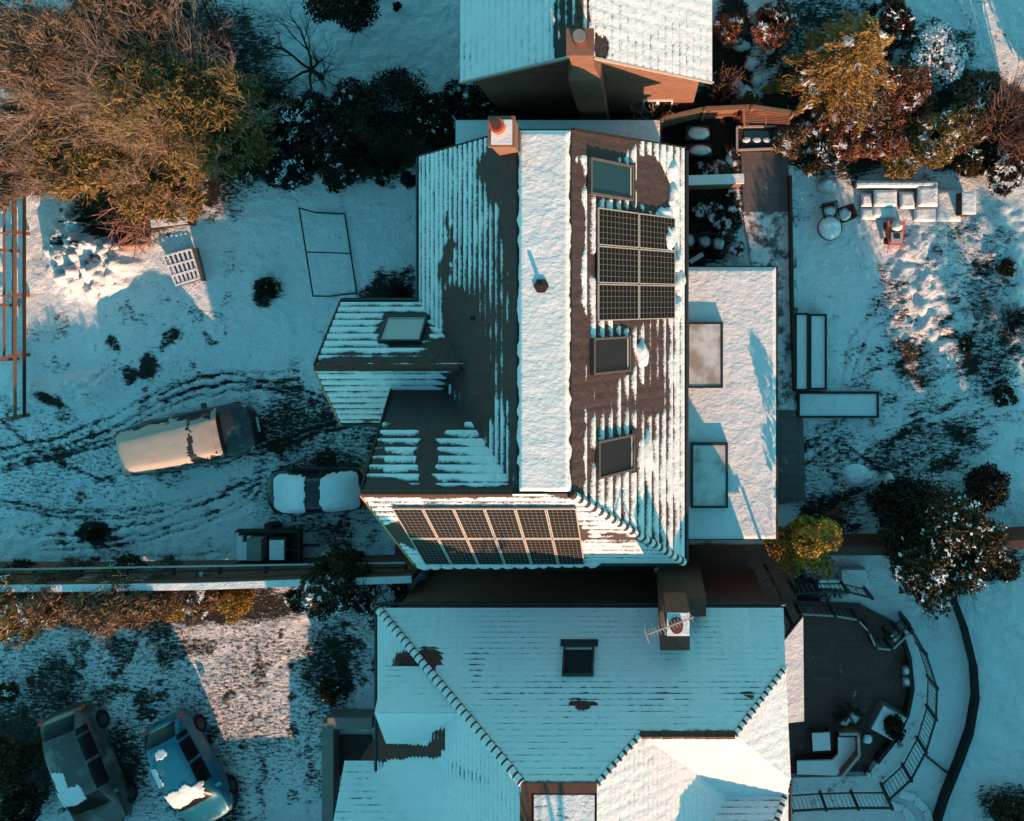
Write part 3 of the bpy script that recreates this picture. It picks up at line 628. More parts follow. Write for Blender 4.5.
roof('roof', [[(-7.96,-9.33),(-3.1,-12.76),(-3.1,-20),(-7.96,-20)]], PBW, cov(.09, (415,660,20,9,0,1.1), (405,752,42,9,0,1.2), (380,735,9,30,0,.9), (440,742,10,16,0,.9), (470,775,20,6,.4,.2)), TL, hb, gauge=.155, da=.05, sub=5, seed=12, lift=.02, thick=.02)
roof('roof', [[(-1.135,-12.76),(0,-11.9),(3,-14.6),(3,-20),(-1.135,-20)]], PBE, cov(.07), TL, hb, gauge=.155, da=.05, sub=5, seed=13, lift=.02, thick=.02, label='sunlit roof slope between the valley and the flat crown')
roof('roof', [[(-.1,-11.9),(2.6,-11.9),(4.35,-13.86),(4.35,-15.6),(-.1,-15.6)]], PBS, cov(.0), TL, hb, gauge=.155, da=.05, sub=5, seed=14, lift=.02, thick=.02)
roof('roof', [[(4.2,-10.6),(4.37,-13.9),(2.6,-11.9)]], PBH, cov(.06), TL, hb, gauge=.155, da=.05, sub=5, seed=15, lift=.02, thick=.02)
# flat crown with brown edging
m = MB(); m.bbox(-3.08, -1.15, -20, -12.79, 7.0, 7.30); m.build('flat_roof', M['pot_dk'], hb)
n = N('mossy_snow', .6, .2); o_ = n.obj(); sc_, nb_ = snow_nodes(n, o_)
ff_ = n.math('MULTIPLY', n.math('SUBTRACT', n.noise(n.map(o_, (1, 3, 1)), 2.6, 5, .7), .56), 9, True); n.col(n.mix(ff_, sc_, (.14,.10,.03))); n.nor(nb_); M['mossy'] = n.m
MB().bbox(-2.80, -1.20, -20, -13.08, 7.29, 7.37).build('crown_snow', M['mossy'], hb)
m = MB(); m.bbox(-3.13, -1.15, -12.98, -12.72, 7.2, 7.44); m.bbox(-3.16, -2.92, -20, -12.99, 7.2, 7.43); m.build('ridge_edging', mat_rt, hb)
rt = dict(r=.09, step=.2, frac=.66)
ridge_tiles((-7.93,-9.35,4.22), (-3.12,-12.74,7.35), hb, r=.11, step=.22, frac=.76)
ridge_tiles((-1.12,-12.75,7.37), (0,-11.92,zE), hb, **rt); ridge_tiles((0,-11.9,zE), (2.6,-11.9,zE), hb, r=.11, snow=False); ridge_tiles((2.6,-11.9,zE), (4.2,-10.6,zN(-10.6)), hb, **rt)
# front wing rising south
PFN = (0, -.65, 4.7-.65*14.5); PFE = (-1.1, 0, 4.7+1.1*4.4)
def zF(y): return 4.7+.65*(-14.5-y)
zr = zF(-17.8); xr = 4.4-(zr-4.7)/1.1
roof('roof', [[(1.75,-14.5),(4.4,-14.5),(xr,-17.8),(1.75,-17.8)]], PFN, cov(.12), TL, hb, gauge=.17, da=.05, sub=5, seed=16, lift=.02, thick=.02, label='small front wing slope, shaded, with visible tile courses')
roof('roof', [[(4.4,-14.5),(4.4,-21),(xr,-21),(xr,-17.8)]], PFE, cov(.05), TL, hb, gauge=.17, da=.06, sub=5, seed=17, lift=.02, thick=.02)
roof('roof', [[(1.75,-17.8),(xr,-17.8),(xr,-21),(1.75,-21)]], (0, .65, zr+.65*17.8), cov(.03), TL, hb, gauge=.3, da=.15, sub=3, seed=18)
ridge_tiles((4.38,-14.52,4.7), (xr,-17.8,zr), hb, **rt)
walls = MB(); walls.bbox(1.9, 4.05, -20, -14.75, 4.11, 4.6)
walls.add([(1.9,-14.8,4.6),(1.9,-20.8,4.6),(1.9,-17.8,zr-.2),(2.1,-14.8,4.6),(2.1,-20.8,4.6),(2.1,-17.8,zr-.2)], [(0,1,2),(5,4,3),(0,3,4,1),(1,4,5,2),(2,5,3,0)]); walls.build('wall', M['brick_dark'], hb)
MB().tube([(1.75,-14.42,4.68),(4.45,-14.42,4.68)], .08, 8).build('gutter', M['dark'], hb); 
MB().tube([(4.43,-9.3,4.1),(4.43,-9.4,.1)], .05, 8).build('downpipe', M['dark'], hb)
for a, b in (((4.48,-14.45,4.66),(4.48,-20,4.66)), ((-8.03,-9.35,4.15),(-8.03,-18.7,4.15)), ((-8.0,-9.26,4.15),(4.4,-9.26,4.15))): MB().tube([a, b], .06, 8).build('gutter', M['dark'], hb)
# west dormer gablet
PDN = pl3((0,-10.62,5.25), (1,-10.62,5.25), (0,-11.55,6.1)); PDS = pl3((0,-12.95,5.1), (1,-12.95,5.1), (0,-11.55,6.1))
roof('roof', [[(-7.42,-10.62),(-7.42,-11.55),(-4.9,-11.55),(-6.2,-10.62)]], PDN, cov(.07), TL, hb, gauge=.16, da=.06, sub=5, seed=19, lift=.02, thick=.02)
roof('roof', [[(-7.42,-12.95),(-7.42,-11.55),(-4.9,-11.55),(-6.3,-12.95)]], PDS, cov(.0), TL, hb, gauge=.16, da=.06, sub=5, seed=20, lift=.02, thick=.02)
m = MB(); m.add([(-7.3,-10.75,4.4),(-7.3,-12.8,4.4),(-7.3,-12.8,5.05),(-7.3,-11.55,5.95),(-7.3,-10.75,5.2),(-7.1,-10.75,4.4),(-7.1,-12.8,4.4),(-7.1,-12.8,5.05),(-7.1,-11.55,5.95),(-7.1,-10.75,5.2)], [(0,1,2,3,4)[::-1],(5,6,7,8,9),(0,1,6,5),(1,2,7,6),(2,3,8,7),(3,4,9,8),(4,0,5,9)]); m.build('dormer_wall', M['brick_dark'], hb)
# south west wing
PSW = pl3((0,-14.08,4.0), (1,-14.08,4.0), (0,-16.9,6.0)); 
roof('roof', [[(-9.03,-14.08),(-9.03,-16.9),(-4.0,-16.9),(-6.0,-14.08)]], PSW, cov(.05), TL, hb, gauge=.17, da=.06, sub=5, seed=21, lift=.02, thick=.02)
roof('roof', [[(-9.03,-16.9),(-9.03,-19.8),(-4.0,-19.8),(-4.0,-16.9)]], pl3((0,-19.8,4.0),(1,-19.8,4.0),(0,-16.9,6.0)), cov(.03), TL, hb, gauge=.3, da=.2, sub=3, seed=22)
m = MB(); m.add([(-8.8,-14.3,3.9),(-8.8,-19.6,3.9),(-8.8,-16.9,5.85),(-8.6,-14.3,3.9),(-8.6,-19.6,3.9),(-8.6,-16.9,5.85)], [(0,2,1),(3,4,5),(0,1,4,3),(1,2,5,4),(2,0,3,5)]); m.build('gable_wall', M['brick_dark'], hb)
roof_window(hb, PBN, 563, 647, 594, 677, 'black', 'dark', label='dark roof window in the snow of the north slope')
# chimney breast, stack, pot
c1 = W(677, 623, 7.15)
m = MB(); m.bbox(.55, 1.95, -9.34, -8.75, 0, 4.9); m.bbox(c1.x-.42, c1.x+.42, -9.9, -8.78, 4.9, 5.9); m.box((c1.x, c1.y, 6.45), (.62, .62, 1.4)); ch = m.build('chimney', M['brick_dark'], hb)
MB().box((c1.x+.03, c1.y-.02, 7.18), (.60, .60, .07)).build('chimney_cap', M['snow_soft'], ch)
m = MB(); m.tube([(c1.x-.02,c1.y,7.2),(c1.x-.02,c1.y,7.48)], [.19,.16], 18); m.build('chimney_pot', M['pot_dk'], ch)
# porch roof on the east side
z0 = 2.9; P = [W(x, y, z0) for x, y in ((783,640),(803,615),(804,721),(785,723))]; m = MB(); m.prism([(p.x, p.y) for p in P], z0-.14, z0); pr = m.build('porch_roof', M['felt'], hb)
cx_ = sum(p.x for p in P)/4; cy_ = sum(p.y for p in P)/4
MB().prism([(cx_+(p.x-cx_)*.96, cy_+(p.y-cy_)*.98) for p in P], z0+.002, z0+.08).build('snow', M['snow_soft'], pr)
[MB().bbox(x-.05, x+.05, y-.05, y+.05, 0, z0-.14).build('porch_post', M['wooddk'], hb) for x, y in ((5.1,-10.9),(5.1,-13.2))]
for y in (-11.5, -13.5): wall_window(hb, (4.07, y, 1.4), 1.4, 1.4, 'y', 1)
for y in (-10.6, -12.6): wall_window(hb, (-7.62, y, 1.5), 1.2, 1.2, 'y', -1)
# tv aerial (its own thing, strapped to the stack)
a0, a1 = W(646,635,8.1), W(694,617,8.1); ae = thing('tv_aerial', 'pale comb shaped television aerial strapped to the bungalow chimney', 'aerial', (c1.x-.3, c1.y, 6.6))
MB().tube([(c1.x-.34,c1.y+.1,6.3),(c1.x-.34,c1.y+.1,8.12)], .02, 8).build('mast', M['alu'], ae)
MB().bar(a0, a1, .03).build('boom', M['framelt'], ae); d = (a1-a0).normalized(); s_ = Vector((-d.y, d.x, 0)); m = MB()
for i in range(15):
    p = a0+(a1-a0)*(i+.3)/15; m.bar(p-s_*.11, p+s_*.11, .014)
m.box(a0+d*.02, (.02,.36,.3), math.atan2(d.y, d.x)); m.build('elements', M['framelt'], ae)
# ================================================================ TOP HOUSE
hc = thing('brick_house', 'brick house at the top edge with snowy ridged roof and chimney on its gable', 'house', (-1.6, 9, 0))
zc, ze3, yv = 7.4, 4.7, 6.5
PCW = pl3((-5.33,0,ze3),(-5.33,1,ze3),(-1.6,0,zc)); PCE = pl3((2.14,0,ze3),(2.14,1,ze3),(-1.6,0,zc))
m = MB(); m.bbox(-5.0, 1.8, yv+.15, 18, 0, ze3-.05); m.add([(-5.0,yv+.15,ze3-.05),(1.8,yv+.15,ze3-.05),(-1.6,yv+.15,zc-.3),(-5.0,yv+.4,ze3-.05),(1.8,yv+.4,ze3-.05),(-1.6,yv+.4,zc-.3)], [(0,1,2),(5,4,3),(0,3,4,1),(1,4,5,2),(2,5,3,0)]); m.build('wall', M['brick'], hc)
TT = M['tile_top']
roof('roof', [[(-5.33,yv-.02),(-5.33,18),(-1.6,18),(-1.6,yv)]], PCW, cov(.10, (566,30,14,60,0,.7), (568,60,12,20,0,.5)), TT, hc, gauge=.26, da=.06, sub=6, seed=31, lift=.025, label='shaded half of the top roof')
roof('roof', [[(2.14,yv-.02),(2.14,18),(-1.6,18),(-1.6,yv)]], PCE, cov(.10, (586,30,5,60,0,.35), (597,45,6,14,0,.8)), TT, hc, gauge=.26, da=.06, sub=6, seed=32, lift=.025, label='sunlit half of the top roof')
ridge_tiles((-1.6,yv,zc), (-1.6,17,zc), hc, snow=False)
MB().bar((-5.35,yv-.03,4.66), (-1.61,yv-.03,zc-.04), .05, .14).build('verge', M['framelt'], hc); MB().bar((2.16,yv-.03,4.66), (-1.59,yv-.03,zc-.04), .05, .14).build('verge', M['framelt'], hc)
c2 = W(583, 42, 8.1); m = MB(); m.bbox(-1.98, -1.08, yv-.45, yv+.14, 0, 6.4)
m.add([(-1.98,yv-.45,6.4),(-1.08,yv-.45,6.4),(-1.08,yv+.14,6.4),(-1.98,yv+.14,6.4),(-1.82,yv-.25,6.9),(-1.22,yv-.25,6.9),(-1.22,yv+.3,6.9),(-1.82,yv+.3,6.9)], [(0,1,5,4),(1,2,6,5),(2,3,7,6),(3,0,4,7)])
m.bbox(-1.82, -1.22, yv-.25, yv+.35, 6.9, 8.1); m.bbox(-1.87, -1.17, yv-.3, yv+.4, 8.1, 8.2); ch = m.build('chimney', M['brick'], hc)
m = MB(); m.tube([(-1.52,yv+.1,8.2),(-1.52,yv+.1,8.5)], [.19,.17], 18); m.build('chimney_pot', M['pot_dk'], ch); MB().cyl((-1.52,yv+.1,8.5), .165, .03, 18).build('cowl', M['concrete'], ch)
wall_window(hc, (.6, yv+.13, 1.5), 1.0, 1.0, 'x', -1)
# ================================================================ PLANTS
def leaf_cloud(name, blobs_, n, size, mat, parent, seed, snow=.0, gap=.46, gfreq=1.6, shell=.55, elong=1.6, flat=.0, droop=0):
    """many small leaf faces spread through the volume of several ellipsoids; uneven outline, gaps, optional snowy clumps"""
    r = np.random.default_rng(seed); V = []
    vol = [b[3]*b[4]*b[5] for b in blobs_]; tot = sum(vol)
    for b, v in zip(blobs_, vol):
        k = int(n*3*v/tot)+10; d = r.normal(size=(k, 3)); d /= np.linalg.norm(d, axis=1)[:, None]
        rad = (shell + (1-shell)*r.random(k))**(1/2.2)
        rad *= .72 + .56*fbm(d[:,0]*1.9+b[0], d[:,1]*1.9+b[1], d[:,2]*1.9+seed, o=3, s=seed)
        V.append(np.array(b[:3]) + d*rad[:, None]*np.array(b[3:6]))
    P = np.concatenate(V); P = P[P[:, 2] > .04]
    g_ = fbm(P[:,0]*gfreq, P[:,1]*gfreq, P[:,2]*gfreq, o=3, s=seed+3); P = P[g_ > gap-.04*r.random(len(g_))]
    if len(P) > n: P = P[r.choice(len(P), n, replace=False)]
    k = len(P); a = r.normal(size=(k, 3)); a[:, 2] *= (1-flat); a /= np.linalg.norm(a, axis=1)[:, None]
    b = r.normal(size=(k, 3)); b -= a*(a*b).sum(1)[:, None]; b /= np.linalg.norm(b, axis=1)[:, None]
    sz = size*(.55+.9*r.random(k)); ew = a*(sz*elong*.5)[:, None]; eh = b*(sz*.5)[:, None]
    sn = np.zeros(k, np.int32)
    if snow > 0:
        top = (P[:, 2]-P[:, 2].min())/(np.ptp(P[:, 2])+.01)
        sn = ((fbm(P[:,0]*4.2, P[:,1]*4.2, P[:,2]*4.2, o=3, s=seed+9) + .18*(top-.6)) > (.74-.26*snow)).astype(np.int32)
        idx = sn > 0; flatten = np.where(idx, 1.0, 0)[:, None]
        ew = ew*(1+.0*flatten); eh = eh*(1+.25*flatten); ew[:, 2] *= np.where(idx, .3, 1); eh[:, 2] *= np.where(idx, .3, 1)
    v = np.stack([P-ew, P-eh*.8, P+ew, P+eh*.8], 1).reshape(-1, 3)
    f = np.arange(4*k).reshape(k, 4)
    return np_mesh(name, v, f, [M[mat], M['snow_soft']], mi=sn, parent=parent)
def branches(mb, base, dirs, L, r0, depth, rnd, up=.25, seg=4, kids=3, spread=.7, shrink=.62, mi=0, wig=.25):
    for d in dirs:
        p = Vector(base); d = Vector(d).normalized(); pts = [p.copy()]; rs = [r0]; st = L/seg
        for i in range(seg):
            d = (d + Vector((rnd.uniform(-wig, wig), rnd.uniform(-wig, wig), rnd.uniform(-wig, wig)*.6 + up*.25))).normalized()
            p = p + d*st*rnd.uniform(.8, 1.2); pts.append(p.copy()); rs.append(r0*(1-.6*(i+1)/seg))
            if depth > 0 and i >= 1:
                nd = []
                for _ in range(kids if i == seg-1 else max(1, kids-1)):
                    nd.append(d*(1.0) + Vector((rnd.uniform(-1, 1), rnd.uniform(-1, 1), rnd.uniform(-.5, .8)))*spread)
                branches(mb, p, nd, L*shrink*rnd.uniform(.7, 1.15), rs[-1]*.7, depth-1, rnd, up, seg if depth > 2 else 3, kids, spread, shrink, mi, wig)
        mb.tube(pts, rs, 5 if r0 > .03 else 3, mi, cap=False)
def tree(name, label, cat, px, py, zc, R, h, mat, bark, seed, n=5000, size=.09, snow=0, gap=.46, depth=3, twig=.7, group=None, nlimb=5, lean=(0,0), crown=True, limb_r=.07, squash=1, kids=3, elong=1.6, shell=.5, gfreq=1.6, low=0.25, spread=.7, blobs_=None, up=.3):
    """px,py: pixel of the crown centre seen at height zc"""
    c = W(px, py, zc); x, y = c.x-lean[0], c.y-lean[1]
    t = thing(name, label, cat, (0,0,0), 0, group); t.location = (x, y, 0); rnd = random.Random(seed)
    m = MB(); hh = max(.3, h*low); top = Vector((lean[0]*.35, lean[1]*.35, hh)); m.tube([(0,0,-.1),(0,0,hh*.5),top], [limb_r*1.9, limb_r*1.6, limb_r*1.4], 8)
    dirs = []
    for k in range(nlimb):
        an = 2*math.pi*(k+rnd.random()*.6)/nlimb; dirs.append((math.cos(an)*.75*squash+lean[0]*.6, math.sin(an)*.75+lean[1]*.6, .75))
    L = math.hypot(R, h-hh)*twig
    branches(m, top, dirs, L*.62, limb_r, depth, rnd, up, kids=kids, spread=spread)
    m.f = m.f; o = m.build('trunk', M[bark], None); o.parent = t
    if crown:
        rr = np.random.default_rng(seed+5); bl = blobs_
        if bl is None:
            bl = [(lean[0], lean[1], h*.55, R*.8, R*.8*squash, h*.42)]
            for k in range(9):
                an = 2*math.pi*k/9+rr.random(); q = R*(.45+.3*rr.random()); s_ = R*(.30+.22*rr.random())
                bl.append((lean[0]+math.cos(an)*q, lean[1]+math.sin(an)*q*squash, h*(.3+.5*rr.random()), s_, s_, s_*.9))
        o = leaf_cloud('crown', bl, n, size, mat, None, seed, snow, gap, gfreq=gfreq, elong=elong, shell=shell); o.parent = t
    return t
TG = 'trees and tall shrubs in the overgrown corner at the top left'
# top left thicket
for a in ((150,95,3.0,2.3,4.6,'olive','bark_pink',101,'olive leafed tree left of the dark hedge, pale twigs over sunlit foliage'),
          (62,75,3.0,2.2,4.8,'brownleaf','bark_pink',102,'tangled brown tree near the top left corner with upright pinkish twigs'),
          (216,120,2.4,2.0,4.2,'olive','bark_pink',103,'rounded golden olive tree forming the right end of the thicket'),
          (85,150,2.0,2.1,3.4,'olive','bark_pink',104,'low olive bush tree at the foot of the thicket above the snow heap'),
          (15,150,2.2,1.9,3.6,'brownleaf','bark_pink',105,'brown twiggy tree at the left edge above the timber fence'),
          (150,165,1.8,1.9,2.8,'olive','bark_pink',106,'spreading olive shrub tree just above the brown brush pile'),
          (15,45,3.2,1.8,4.2,'brownleaf','bark_pink',107,'sparse brown tree cut by the top left corner'),
          (110,20,3.2,2.0,4.4,'brownleaf','bark_pink',108,'reddish brown twiggy tree at the top edge of the thicket')):
    tree('tree', a[8], 'tree', a[0], a[1], a[2], a[3], a[4], a[5], a[6], a[7], n=15000, size=.05, gap=.50, depth=3, kids=3, group=TG, twig=.8, limb_r=.06, elong=4.5, shell=.35, gfreq=2.2, nlimb=6)
# leafless trees and big twiggy things
for a in ((190,25,2.6,1.9,4.2,'bark_dk',111,'bare black twigged tree in shade right of the thicket at the top',3),
          (300,62,1.8,1.45,3.4,'bark_dk',112,'small bare black tree on the shaded snow left of the round evergreen',3),
          (45,60,3.6,1.6,5.4,'bark_pink',113,'bare pale limbed tree leaning over the top left thicket',3),
          (120,60,3.6,1.7,5.4,'bark_pink',114,'bare tree with many upright pink branches in the middle of the thicket',3)):
    tree('bare_tree', a[7], 'tree', a[0], a[1], a[2], a[3], a[4], None, a[5], a[6], depth=a[8], crown=False, nlimb=6, kids=3, limb_r=.055, twig=.8, group='leafless trees', spread=.85, up=.12)
# brush pile and log near the snow heap
bp = thing('brush_pile', 'pile of red brown cut branches beside the snow covered heap', 'brush pile', W(135, 225)); rnd = random.Random(5); m = MB()
c = W(135, 222)
for i in range(150):
    an = rnd.uniform(0, 6.28); p = Vector((rnd.gauss(0, .5), rnd.gauss(0, .38), rnd.uniform(.05, .6))); d = Vector((math.cos(an), math.sin(an), rnd.uniform(-.1, .15)))*rnd.uniform(.3, .8)
    m.tube([c+p-d, c+p+Vector((0,0,.05)), c+p+d], [.012, .018, .008], 4, 0, False)
m.build('branches', M['twig_red'], bp)
a, b = W(117, 247, .15), W(149, 244, .15); m = MB(); m.tube([a, b], [.13, .11], 12); o = m.build('log', M['orange'], None); tag(o, 'orange brown felled log at the foot of the brush pile', 'log')
a, b = W(152, 224, .6), W(188, 220, .6); be = thing('garden_bench', 'small dark wooden bench with snow along its seat, above the pallet', 'bench', ((a.x+b.x)/2, a.y-.1, 0))
m = MB(); m.bar(a, b, .34, .05); m.build('seat', M['wooddk'], be); 
for t_ in (.08, .92): p = a.lerp(b, t_); MB().bbox(p.x-.04, p.x+.04, p.y-.15, p.y+.15, 0, .57).build('leg', M['wooddk'], be)
MB().bar(a+Vector((0,0,.05)), b+Vector((0,0,.05)), .26, .05).build('snow', M['snow'], be)
# dark hedge between the top garden and the house
for i, (px, py, R, h, sn, lb) in enumerate(((262,118,1.15,2.3,.25,'dark hedge shrub at the left end of the row, flecked with snow'),(308,125,1.1,2.1,.45,'hedge shrub with the most snow flecks, second from the left'),(352,118,1.2,2.5,.15,'large black green hedge shrub below the open snow'),
        (395,105,1.35,3.0,.0,'tallest and darkest shrub of the hedge row'),(437,120,1.1,2.3,.05,'dark hedge shrub close to the top house gable'),(340,165,.95,1.7,.2,'low dark shrub at the edge of the shaded lawn, below the hedge'),(240,150,1.3,2.4,.1,'dark shrub where the hedge meets the olive thicket'),
        (285,165,.9,1.5,.4,'snow sprinkled low shrub below the hedge'),(470,108,.9,1.8,.1,'dark shrub squeezed between hedge and top house wall'))):
    tree('hedge_shrub', lb, 'shrub', px, py, h*.55, R, h, 'dkleaf', 'bark_dk', 130+i, n=10000, size=.05, elong=2.6, snow=sn*.6, gap=.40, depth=2, group='dark shrubs of the top hedge', shell=.3, limb_r=.035, low=.1)
tree('round_evergreen', 'black round evergreen cut by the top edge, left of the top house', 'tree', 343, -4, 2.0, 1.15, 3.6, 'dkleaf', 'bark_dk', 150, n=9000, size=.07, gap=.36, depth=2, shell=.3, limb_r=.05, low=.15)
for i, (px, py, R, lb) in enumerate(((375,163,.28,'left of two small clipped dark balls below the hedge'),(393,163,.26,'right of two small clipped dark balls below the hedge'),(408,180,.33,'small dark bush beside the eave of the middle house'),(395,5,.2,'tiny dark weed alone in the top snow'),(382,178,.3,'little bush with a snow cap below the two clipped balls'))):
    tree('small_bush', lb, 'bush', px, py, R, R, R*1.9, 'dkleaf', 'bark_dk', 160+i, n=1500, size=.05, gap=.34, depth=0, shell=.3, limb_r=.02, low=.1, snow=.5 if i == 4 else 0)
# ---- top right garden
def conifer(name, label, px, py, R, h, mat, seed, lean=(0,0), n=20000, snow=.1):
    c = W(px, py, 0); t = thing(name, label, 'tree', (c.x, c.y, 0)); r = np.random.default_rng(seed); rnd = random.Random(seed)
    m = MB(); m.tube([(0,0,-.1),(0,0,h*.5),(lean[0],lean[1],h)], [.16,.1,.02], 8); P = []; T = []
    for k in range(96):
        z = h*(.12+.84*(k/96)); an = k*2.399+rnd.uniform(-.3,.3); L = R*(1-z/h)**.75*rnd.uniform(.6,1.25)+.12
        d = np.array([math.cos(an), math.sin(an), 0]); m.tube([(0,0,z), tuple(d*L*.6+np.array([0,0,z+.06])), tuple(d*L+np.array([0,0,z-.08]))], [.03,.02,.006], 4, 0, False)
        q = int(n/96*L/(R*.55)); s_ = r.random(q)**.7; side = np.array([-d[1], d[0], 0])
        w_ = L*.19*(1.05-s_)
        pts = d*(s_*L)[:, None] + side*(r.normal(size=q)*w_)[:, None] + np.array([0,0,1])*(z + .08*np.sin(s_*3)-.22*s_**2*L + r.normal(size=q)*.03)[:, None]
        P.append(pts); dd = d + side*(r.normal(size=q)*.7)[:, None]*1.0; T.append(dd + r.normal(size=(q, 3))*.25)
    P = np.concatenate(P); T = np.concatenate(T); T /= np.linalg.norm(T, axis=1)[:, None]; b = np.cross(T, r.normal(size=T.shape)); b /= np.linalg.norm(b, axis=1)[:, None]
    sz = .06+.07*r.random(len(P)); v = np.stack([P-T*sz[:,None], P-b*(sz*.2)[:,None], P+T*sz[:,None], P+b*(sz*.2)[:,None]], 1).reshape(-1, 3)
    sn = (fbm(P[:,0]*2.2, P[:,1]*2.2, P[:,2]*2.2, o=3, s=seed) > .80-.25*snow).astype(int)
    o = m.build('trunk', M['bark'], None); o.parent = t; o = np_mesh('crown', v, np.arange(4*len(P)).reshape(-1, 4), [M[mat], M['snow_soft']], mi=sn); o.parent = t
    return t
conifer('conifer', 'tall golden green conifer at the top right, its fronds lit by the sun', 826, 84, 2.2, 6.0, 'conifer', 201, n=36000, snow=.45)
tree('snowy_bush', 'round bush buried under bright white snow, near the top right', 'bush', 935, 57, .9, .95, 1.6, 'mid', 'bark', 203, n=5000, size=.09, snow=1.1, gap=.32, depth=1, shell=.45, limb_r=.03, low=.1)
for i, (px, py, R, h, mt, sn, kd, lb) in enumerate(((858,95,1.3,2.4,'brownleaf',.35,3,'brown shrub just right of the golden conifer, speckled with snow'),(905,90,1.1,2.0,'redleaf',.2,3,'dark red brown shrub below the snow buried bush'),
        (845,128,1.05,1.6,'redleaf',.35,2,'low rust red shrub at the foot of the conifer'),(882,135,1.0,1.5,'redleaf',.3,2,'rust red shrub, second along the border from the conifer'),(935,138,1.15,1.9,'olive',.35,2,'olive yellow shrub in the top right border with frosted leaf tips'),
        (965,125,1.0,1.7,'brownleaf',.1,3,'brown thin shrub between the olive shrub and the pink twig clump'),(898,155,.8,1.1,'olive',.3,2,'low olive shrub at the border edge above the stone seats'),
        (1008,165,.9,1.3,'dkleaf',.75,2,'dark shrub with thick snow pads at the right edge'),(815,152,.8,1.2,'mid',.35,2,'dark low shrub beside the paved path top'),(890,25,1.0,1.6,'dkleaf',.5,2,'dark shrub with snow under the conifer shade at the top'),
        (775,25,.8,1.5,'redleaf',.35,2,'red brown shrub left of the conifer by the top edge'),(792,140,.7,1.2,'brownleaf',.3,2,'brown shrub tucked between the trellis and the conifer foot'),(980,95,1.0,1.6,'brownleaf',.1,3,'brown twiggy shrub left of the big pink twig clump'),
        (870,60,.9,1.9,'mid',.35,2,'dull green shrub between the conifer and the snow buried bush'),(970,160,.7,1.0,'mid',.2,2,'low dark shrub at the end of the border above the timber frame'),(745,110,.5,1.1,'redleaf',.2,2,'small red shrub growing against the boundary fence'),(730,30,.6,1.0,'redleaf',.5,2,'rusty low shrub by the top house corner'))):
    tree('border_shrub', lb, 'shrub', px, py, h*.55, R, h, mt, 'bark' if mt != 'dkleaf' else 'bark_dk', 210+i, n=9500, size=.05, elong=3.4, snow=sn*.8, gap=.42, depth=kd, group='shrubs of the top right border', shell=.35, limb_r=.03, low=.1, gfreq=2.4)
def twig_clump(label, px, py, R, h, mat, seed, n=170, cat='shrub', name='twig_clump', sub=2):
    c = W(px, py, 0); t = thing(name, label, cat, (c.x, c.y, 0)); rnd = random.Random(seed); m = MB()
    for i in range(n):
        an = rnd.uniform(0, 6.28); q = rnd.random()**.6*R; L = h*rnd.uniform(.7, 1.1); b = Vector((math.cos(an)*q*.25, math.sin(an)*q*.25, 0)); e = Vector((math.cos(an)*q, math.sin(an)*q, L))
        mid = b.lerp(e, .5)+Vector((rnd.uniform(-.08,.08), rnd.uniform(-.08,.08), .12*L)); m.tube([b, mid, e], [.016,.011,.004], 3, 0, False)
        for k in range(sub):
            u = rnd.uniform(.35,.9); p = mid.lerp(e, u); m.tube([p, p+Vector((rnd.uniform(-.3,.3), rnd.uniform(-.3,.3), rnd.uniform(.05,.35)))*h*.35], [.007,.003], 3, 0, False)
    o = m.build('twigs', M[mat], None); o.parent = t; return t
twig_clump('big clump of pink brown upright twigs at the right edge near the top', 1000, 132, 1.8, 3.0, 'twig_red', 230, 600)
twig_clump('sunlit red twig clump climbing beside the top house corner', 722, 95, .7, 1.6, 'twig_red', 231, 130)
twig_clump('bare pale twigs reaching over the low north roof from the boundary', 652, 118, 1.0, 2.0, 'bark_pink', 232, 60)
twig_clump('thin dark bush of twigs in the sunlit patch by the right edge', 1010, 320, .8, .8, 'bark_dk', 233, 170)
twig_clump('dark twiggy plant beside the wing of the middle house', 402, 297, .9, .9, 'bark_dk', 234, 140)
twig_clump('brown heather like clump low in the sunlit snow on the right', 978, 312, .5, .5, 'bark', 235, 90)
# ---- right side trees
tree('golden_tree', 'golden leafed evergreen at the corner of the flat extension, lit by the sun', 'tree', 808, 543, 2.2, 1.2, 5.0, 'gold', 'bark', 240, n=11000, size=.075, gap=.47, depth=2, shell=.35, limb_r=.05, low=.15,
     blobs_=[(0,0,1.9,.7,.8,1.3),(-.75,-.3,1.2,.5,.6,.7),(.45,.55,3.0,.42,.5,.9),(.45,-.75,1.9,.45,.5,.7),(.15,.85,4.2,.34,.45,.8),(-.3,-1.1,1.0,.4,.4,.5),(.75,.1,2.3,.3,.4,.5),(-.25,.4,3.4,.45,.5,.9)], gfreq=3.2)
tree('bay_tree', 'big dark evergreen over the right boundary wall with snow among its leaves', 'tree', 938, 545, 2.2, 2.0, 4.3, 'mid', 'bark', 241, n=22000, size=.085, snow=.14, gap=.40, depth=3, shell=.3, limb_r=.08, low=.2)
tree('bay_tree', 'dark evergreen mound joined to the left side of the snowy one', 'tree', 905, 510, 1.8, 1.15, 3.0, 'dkleaf', 'bark_dk', 242, n=9000, size=.08, gap=.36, depth=2, shell=.3, limb_r=.05, low=.2)
tree('small_bush', 'dark bush north east of the big snowy evergreen', 'bush', 988, 488, 1.0, .85, 1.7, 'dkleaf', 'bark_dk', 243, n=5000, size=.07, gap=.40, depth=2, shell=.3, limb_r=.03, low=.1)
tree('small_bush', 'dark brown bush on the boundary wall at the right edge', 'bush', 1000, 562, .8, .8, 1.3, 'mid', 'bark_dk', 244, n=4000, size=.07, gap=.44, depth=2, shell=.3, limb_r=.03, low=.1, snow=.1)
